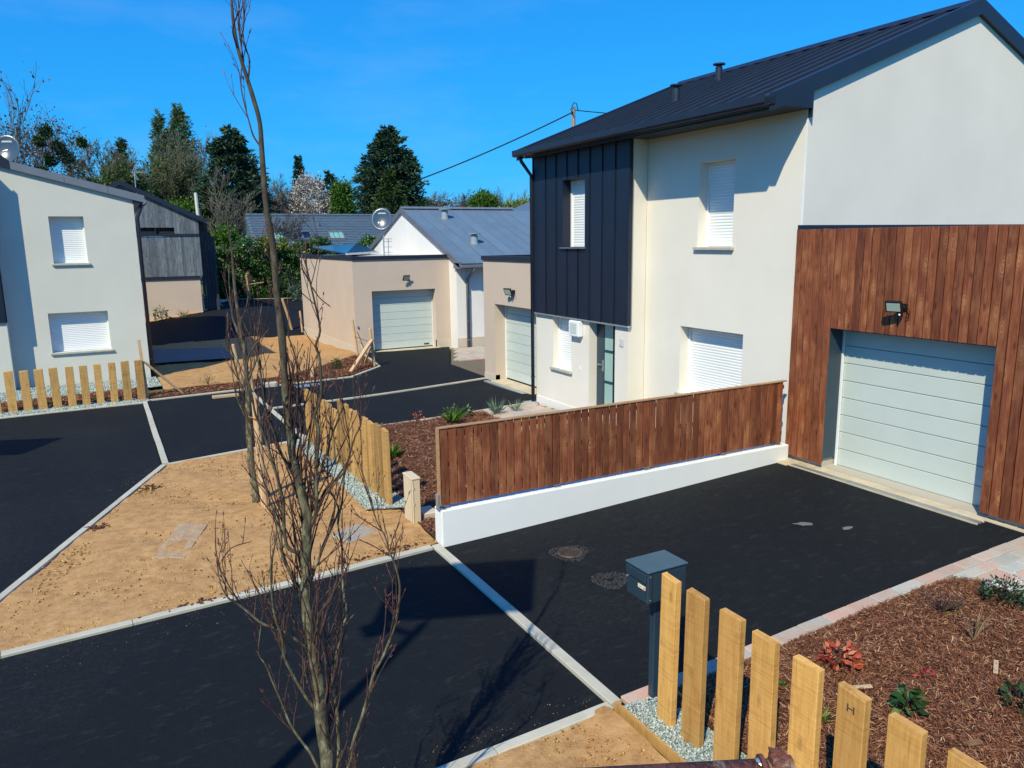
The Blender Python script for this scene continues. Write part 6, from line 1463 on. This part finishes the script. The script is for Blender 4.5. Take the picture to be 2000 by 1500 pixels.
def young_tree(label, base, trunk, r_tr, limbs, seed, twigs=1.0, rl=.012, group=None, twl=(.10, .42), depth=1.0):
    rs = random.Random(seed); t = empty('young_tree', base, label, 'tree', group)
    P = [Vector(base)]+[Vector(p) for p in trunk]
    mb = MB(); n = len(P); rad = []
    L = [0]
    for a, b in zip(P[:-1], P[1:]): L.append(L[-1]+(b-a).length)
    for i, p in enumerate(P): f = L[i]/L[-1]; rad.append(r_tr*(1-f)**.8*(1+.16*math.sin(i*2.3)+rs.uniform(-.06, .06))+.004)
    def smooth(Q, Rr, k=3):
        out = []; ro = []
        for i in range(len(Q)-1):
            p0, p1, p2, p3 = Q[max(i-1, 0)], Q[i], Q[i+1], Q[min(i+2, len(Q)-1)]
            for j in range(k):
                u = j/k; out.append(.5*((2*p1)+(p2-p0)*u+(2*p0-5*p1+4*p2-p3)*u*u+(3*p1-p0-3*p2+p3)*u**3)); ro.append(Rr[i]*(1-u)+Rr[i+1]*u)
        out.append(Q[-1]); ro.append(Rr[-1]); return out, ro
    Q, Rr = smooth(P, rad); mb.tube(Q, Rr, 12); trunk_o = mb.build('trunk', M['bark'], t, smooth=True)
    tw = MB(); bd = MB()
    def bud(p, d, s):
        d = Vector(d).normalized(); bd.tube([p, p+d*s*.45, p+d*s], [s*.07, s*.11, s*.015], 4)
    def twig(p, d, L_, r):
        n = 4; q = Vector(p); Pp = [q.copy()]; dd = Vector(d).normalized()
        for i in range(n):
            dd = (dd+Vector((rs.gauss(0, .12), rs.gauss(0, .12), .12+rs.gauss(0, .08)))).normalized(); q = q+dd*L_/n; Pp.append(q.copy())
            if (i > 0 or L_ < .15) and rs.random() < .6:
                s = Vector((rs.gauss(0, 1), rs.gauss(0, 1), rs.gauss(.3, .4))); bud(q, dd+s*.5, rs.uniform(.012, .026))
        tw.tube(Pp, [r*(1-.6*i/n) for i in range(n+1)], 4); bud(q, dd, rs.uniform(.018, .032))
        if L_ > .22:
            for k in range(rs.randint(1, 3)):
                i = rs.randint(1, n-1); s = Vector((rs.gauss(0, 1), rs.gauss(0, 1), .6)); twig(Pp[i], dd+s*.6, L_*rs.uniform(.25, .5), r*.6)
    for key, Lm in limbs.items():
        q = [Vector(p) for p in Lm]; ll = sum((b-a).length for a, b in zip(q[:-1], q[1:]))
        r0 = (rl*(.55+min(1, ll/1.1)*.65)) if len(key) == 1 else rl*.42
        if key[0] == 't': r0 = rl*.55
        rr = [max(.0028, r0*(1-.72*i/(len(q)-1))) for i in range(len(q))]
        Q, Rr = smooth(q, rr); mb = MB(); mb.tube(Q, Rr, 7); mb.build('branch', M['bark' if r0 > .008 else 'twig'], t, smooth=True)
        s = 0.0; nxt = rs.uniform(.06, .16)
        for a, b, ra in zip(Q[:-1], Q[1:], Rr[:-1]):
            s += (b-a).length
            if s > nxt:
                nxt = s+rs.uniform(.07, .17)/max(.2, twigs); d = (b-a).normalized(); o_ = Vector((rs.gauss(0, 1), rs.gauss(0, 1), rs.gauss(0, .3)))
                if rs.random() < .35: bud(a, d+o_*.6, rs.uniform(.014, .028))
                else: twig(a, d*.9+o_*.30+Vector((0, 0, .65)), rs.uniform(*twl)*(.5+.5*min(1, ll)), max(.0024, ra*.5))
        bud(Q[-1], Q[-1]-Q[-2], .03)
    s = 0; nxt = .3
    for a, b in zip(P[:-1], P[1:]):
        s += (b-a).length
        if s > nxt:
            nxt = s+rs.uniform(.05, .12)/twigs; o_ = Vector((rs.gauss(0, 1), rs.gauss(0, 1), 0)).normalized()
            if a.z < P[0].z+.60*(P[-1].z-P[0].z):
                for _k in range(4): o_ = Vector((rs.gauss(0, 1), rs.gauss(0, 1), 0)).normalized(); twig(a+(b-a)*rs.random(), o_*rs.uniform(.10, .38)+Vector((0, 0, 1)), rs.uniform(.3, .95)*(1-.75*max(0, (a.z+2.6)/2.6)), rs.uniform(.0038, .0072))
    tw.build('twigs', M['twig'], t, kind='stuff'); bd.build('buds', M['bud'], t, kind='stuff'); return t
young_tree('young bare tree with upright twigs and red buds, nearest to the camera', (0.86, 3.68, g1(.86, 3.68)), TRUNK, 0.034, LIMBS, 5, 3.4, .0083)
young_tree('slender bare young tree beside the peeled stake on the soil island', (1.72, 11.3, g1(1.72, 11.3)), TRUNK2, 0.050, LIMBS2, 9, 3.6, .014, twl=(.2, .7))

# --- small garden plants
def plant(x, y, zoff, label, mat, n=60, r=.14, h=.18, L=.07, W=.03, stems=8, stemmat='twig', up=.6, name='garden_plant', cat='plant', flower=0, spiky=False, group=None):
    z = g1(x, y)+zoff; t = empty(name, (x, y, z), label, cat, group); b = Vector((x, y, z))
    if stems:
        mb = MB()
        for k in range(stems):
            a = rng.uniform(0, 6.283); q = r*rng.uniform(.3, 1); e = b+Vector((math.cos(a)*q, math.sin(a)*q, h*rng.uniform(.6, 1))); m_ = b.lerp(e, .5)+Vector((0, 0, h*.12)); mb.tube([b, m_, e], [.005, .004, .002], 4)
        mb.build('stems', M[stemmat], t)
    if n:
        if spiky:
            a = rng.uniform(0, 6.283, n); D = np.c_[np.cos(a), np.sin(a), rng.uniform(.5, 2.2, n)]; P = np.tile([x, y, z], (n, 1))+np.c_[rng.normal(0, r*.2, (n, 2)), np.zeros(n)]; leaves('leaves', P, D, L*rng.uniform(.6, 1.1, n), W, M[mat], t)
        else:
            a = rng.uniform(0, 6.283, n); q = r*np.sqrt(rng.uniform(0, 1, n)); P = np.c_[x+q*np.cos(a), y+q*np.sin(a), z+h*rng.uniform(.15, 1, n)*(1-.45*(q/r)**2)]; D = np.c_[np.cos(a), np.sin(a), np.full(n, up)]+rng.normal(size=(n, 3))*.55; leaves('leaves', P, D, L*rng.uniform(.6, 1.2, n), W, M[mat], t)
    if flower:
        P = []; D = []
        for k in range(flower):
            a = rng.uniform(0, 6.283); q = r*rng.uniform(.3, .95); c = np.array([x+q*math.cos(a), y+q*math.sin(a), z+h*rng.uniform(.7, 1.05)])
            for j in range(26): P.append(c+rng.normal(0, .013, 3)); D.append(rng.normal(size=3)+[0, 0, .8])
        leaves('flowers', np.array(P), np.array(D), .02, .015, M['petal'], t, kind='stuff')
    return t
bz = lambda x, y: BEDH(x, y)+.03
plant(5.12, 3.82, bz(5.12, 3.82), 'orange red leaved shrub in the bark bed behind the near pickets', 'leaf_red', 130, .15, .17, .075, .034, 10)
plant(5.57, 3.36, bz(5.57, 3.36), 'tiny plant with pink red leaves in the bark bed', 'leaf_pink', 14, .06, .05, .055, .024, 4)
plant(4.98, 3.12, bz(4.98, 3.12), 'small upright plant with fresh green leaves in the bark bed', 'leaf_hedge', 46, .07, .27, .09, .06, 3, up=.2)
t_ = plant(6.67, 3.93, bz(6.67, 3.93), 'low withered bush with a few yellow green leaves in the bark bed', 'leaf_brown', 170, .22, .20, .03, .012, 34)
plant(6.72, 3.86, bz(6.7, 3.86), 'yellow green tuft at the base of the withered bush', 'leaf_yel', 40, .10, .07, .035, .02, 0)
plant(6.44, 3.49, bz(6.44, 3.49), 'bunch of thin bare dry stems in the bark bed', 'leaf_brown', 10, .15, .30, .022, .008, 11, 'drystem')
plant(7.28, 3.72, bz(7.28, 3.72), 'dark evergreen shrub with white flowers at the paved corner', 'leaf_dark', 420, .19, .25, .05, .022, 12, flower=7)
plant(5.78, 2.72, bz(5.78, 2.72), 'dark leaved small shrub at the right edge of the bark bed', 'leaf_dark', 90, .14, .20, .07, .035, 6)
plant(4.42, 3.40, bz(4.42, 3.4), 'yellow green grass tuft behind the fourth and fifth near pickets', 'leaf_yel', 60, .08, .1, .14, .010, 0, spiky=True)
plant(4.50, 3.86, bz(4.5, 3.86), 'small green shoot behind the third near picket', 'leaf_lime', 18, .05, .06, .07, .02, 0, spiky=True)
plant(4.1, 2.78, bz(4.1, 2.78), 'low green grass tuft behind the sixth near picket', 'leaf_lime', 60, .08, .1, .11, .010, 0, spiky=True)
plant(4.27, 12.4, .03, 'bright green spiky plant beside the shadows of the middle pickets', 'leaf_lime', 60, .12, .2, .34, .035, 0, spiky=True)
plant(5.75, 15.0, .03, 'small red brown twiggy shrub at the far kerb of the middle bed', 'leaf_red', 40, .18, .28, .06, .03, 9)
plant(6.75, 15.15, .03, 'dark green small shrub at the far kerb of the middle bed', 'leaf_hedge', 130, .32, .26, .10, .04, 8)
plant(6.36, 14.55, .03, 'bright green spiky plant just above the board fence', 'leaf_lime', 70, .12, .2, .40, .04, 0, spiky=True)
plant(7.62, 14.9, .03, 'pale grassy plant at the corner of the paved path', 'leaf_blue', 90, .14, .3, .42, .014, 0, spiky=True)
plant(8.10, 14.9, .03, 'smaller pale grassy plant on the paved path, nearer the door', 'leaf_blue', 50, .1, .3, .34, .014, 0, spiky=True)
plant(3.85, 10.6, .03, 'low dark weeds in the bark behind the cream cabinet', 'leaf_dark', 90, .25, .12, .05, .02, 10)
plant(6.31, 23.36, .02, 'small yellow green dwarf conifer in the far bark strip', 'leaf_mid', 200, .16, .36, .08, .03, 4)
plant(2.45, 22.7, .02, 'pale weed in the bark strip right of the left pickets', 'leaf_yel', 60, .22, .35, .07, .02, 8)
plant(-1.30, 21.9, .02, 'small bright green plant behind the left pickets', 'leaf_lime', 60, .16, .22, .12, .03, 0, spiky=True)
plant(-0.35, 21.95, .02, 'tiny green sprout behind the left pickets under the lower window', 'leaf_lime', 40, .12, .16, .1, .03, 0, spiky=True)
plant(2.35, 37.3, .02, 'yellowish leafy plant against the tan base of the timber house', 'leaf_yel', 130, .30, .75, .16, .05, 8)
plant(3.25, 37.5, .02, 'dry grass tuft against the tan base of the timber house', 'leaf_yel', 40, .2, .4, .45, .02, 0, spiky=True)
# loose pieces on the bark
for x, y, a, l, w, m_, lab in ((6.12, 3.12, .5, .20, .035, 'palechip', 'long pale stick lying on the bark bed below the dry stems'), (4.98, 3.50, -.5, .16, .04, 'palechip', 'pale wood splinter lying beside the orange red shrub'), (5.05, 2.66, -.4, .11, .05, 'barkbit', 'curved brown piece of bark in the bed right of the green upright plant'), (4.55, 4.18, 1.2, .10, .03, 'palechip', 'short pale chip near the edge of the bark bed by the mailbox')):
    z = g1(x, y)+BEDH(x, y)+.05; mb = MB(); mb.bar((x-math.cos(a)*l/2, y-math.sin(a)*l/2, z), (x+math.cos(a)*l/2, y+math.sin(a)*l/2, z+.012), w, .012); o = mb.build('wood_chip', M[m_], None, (x, y, z), bevel=.003); tag(o, lab, 'wood chip')
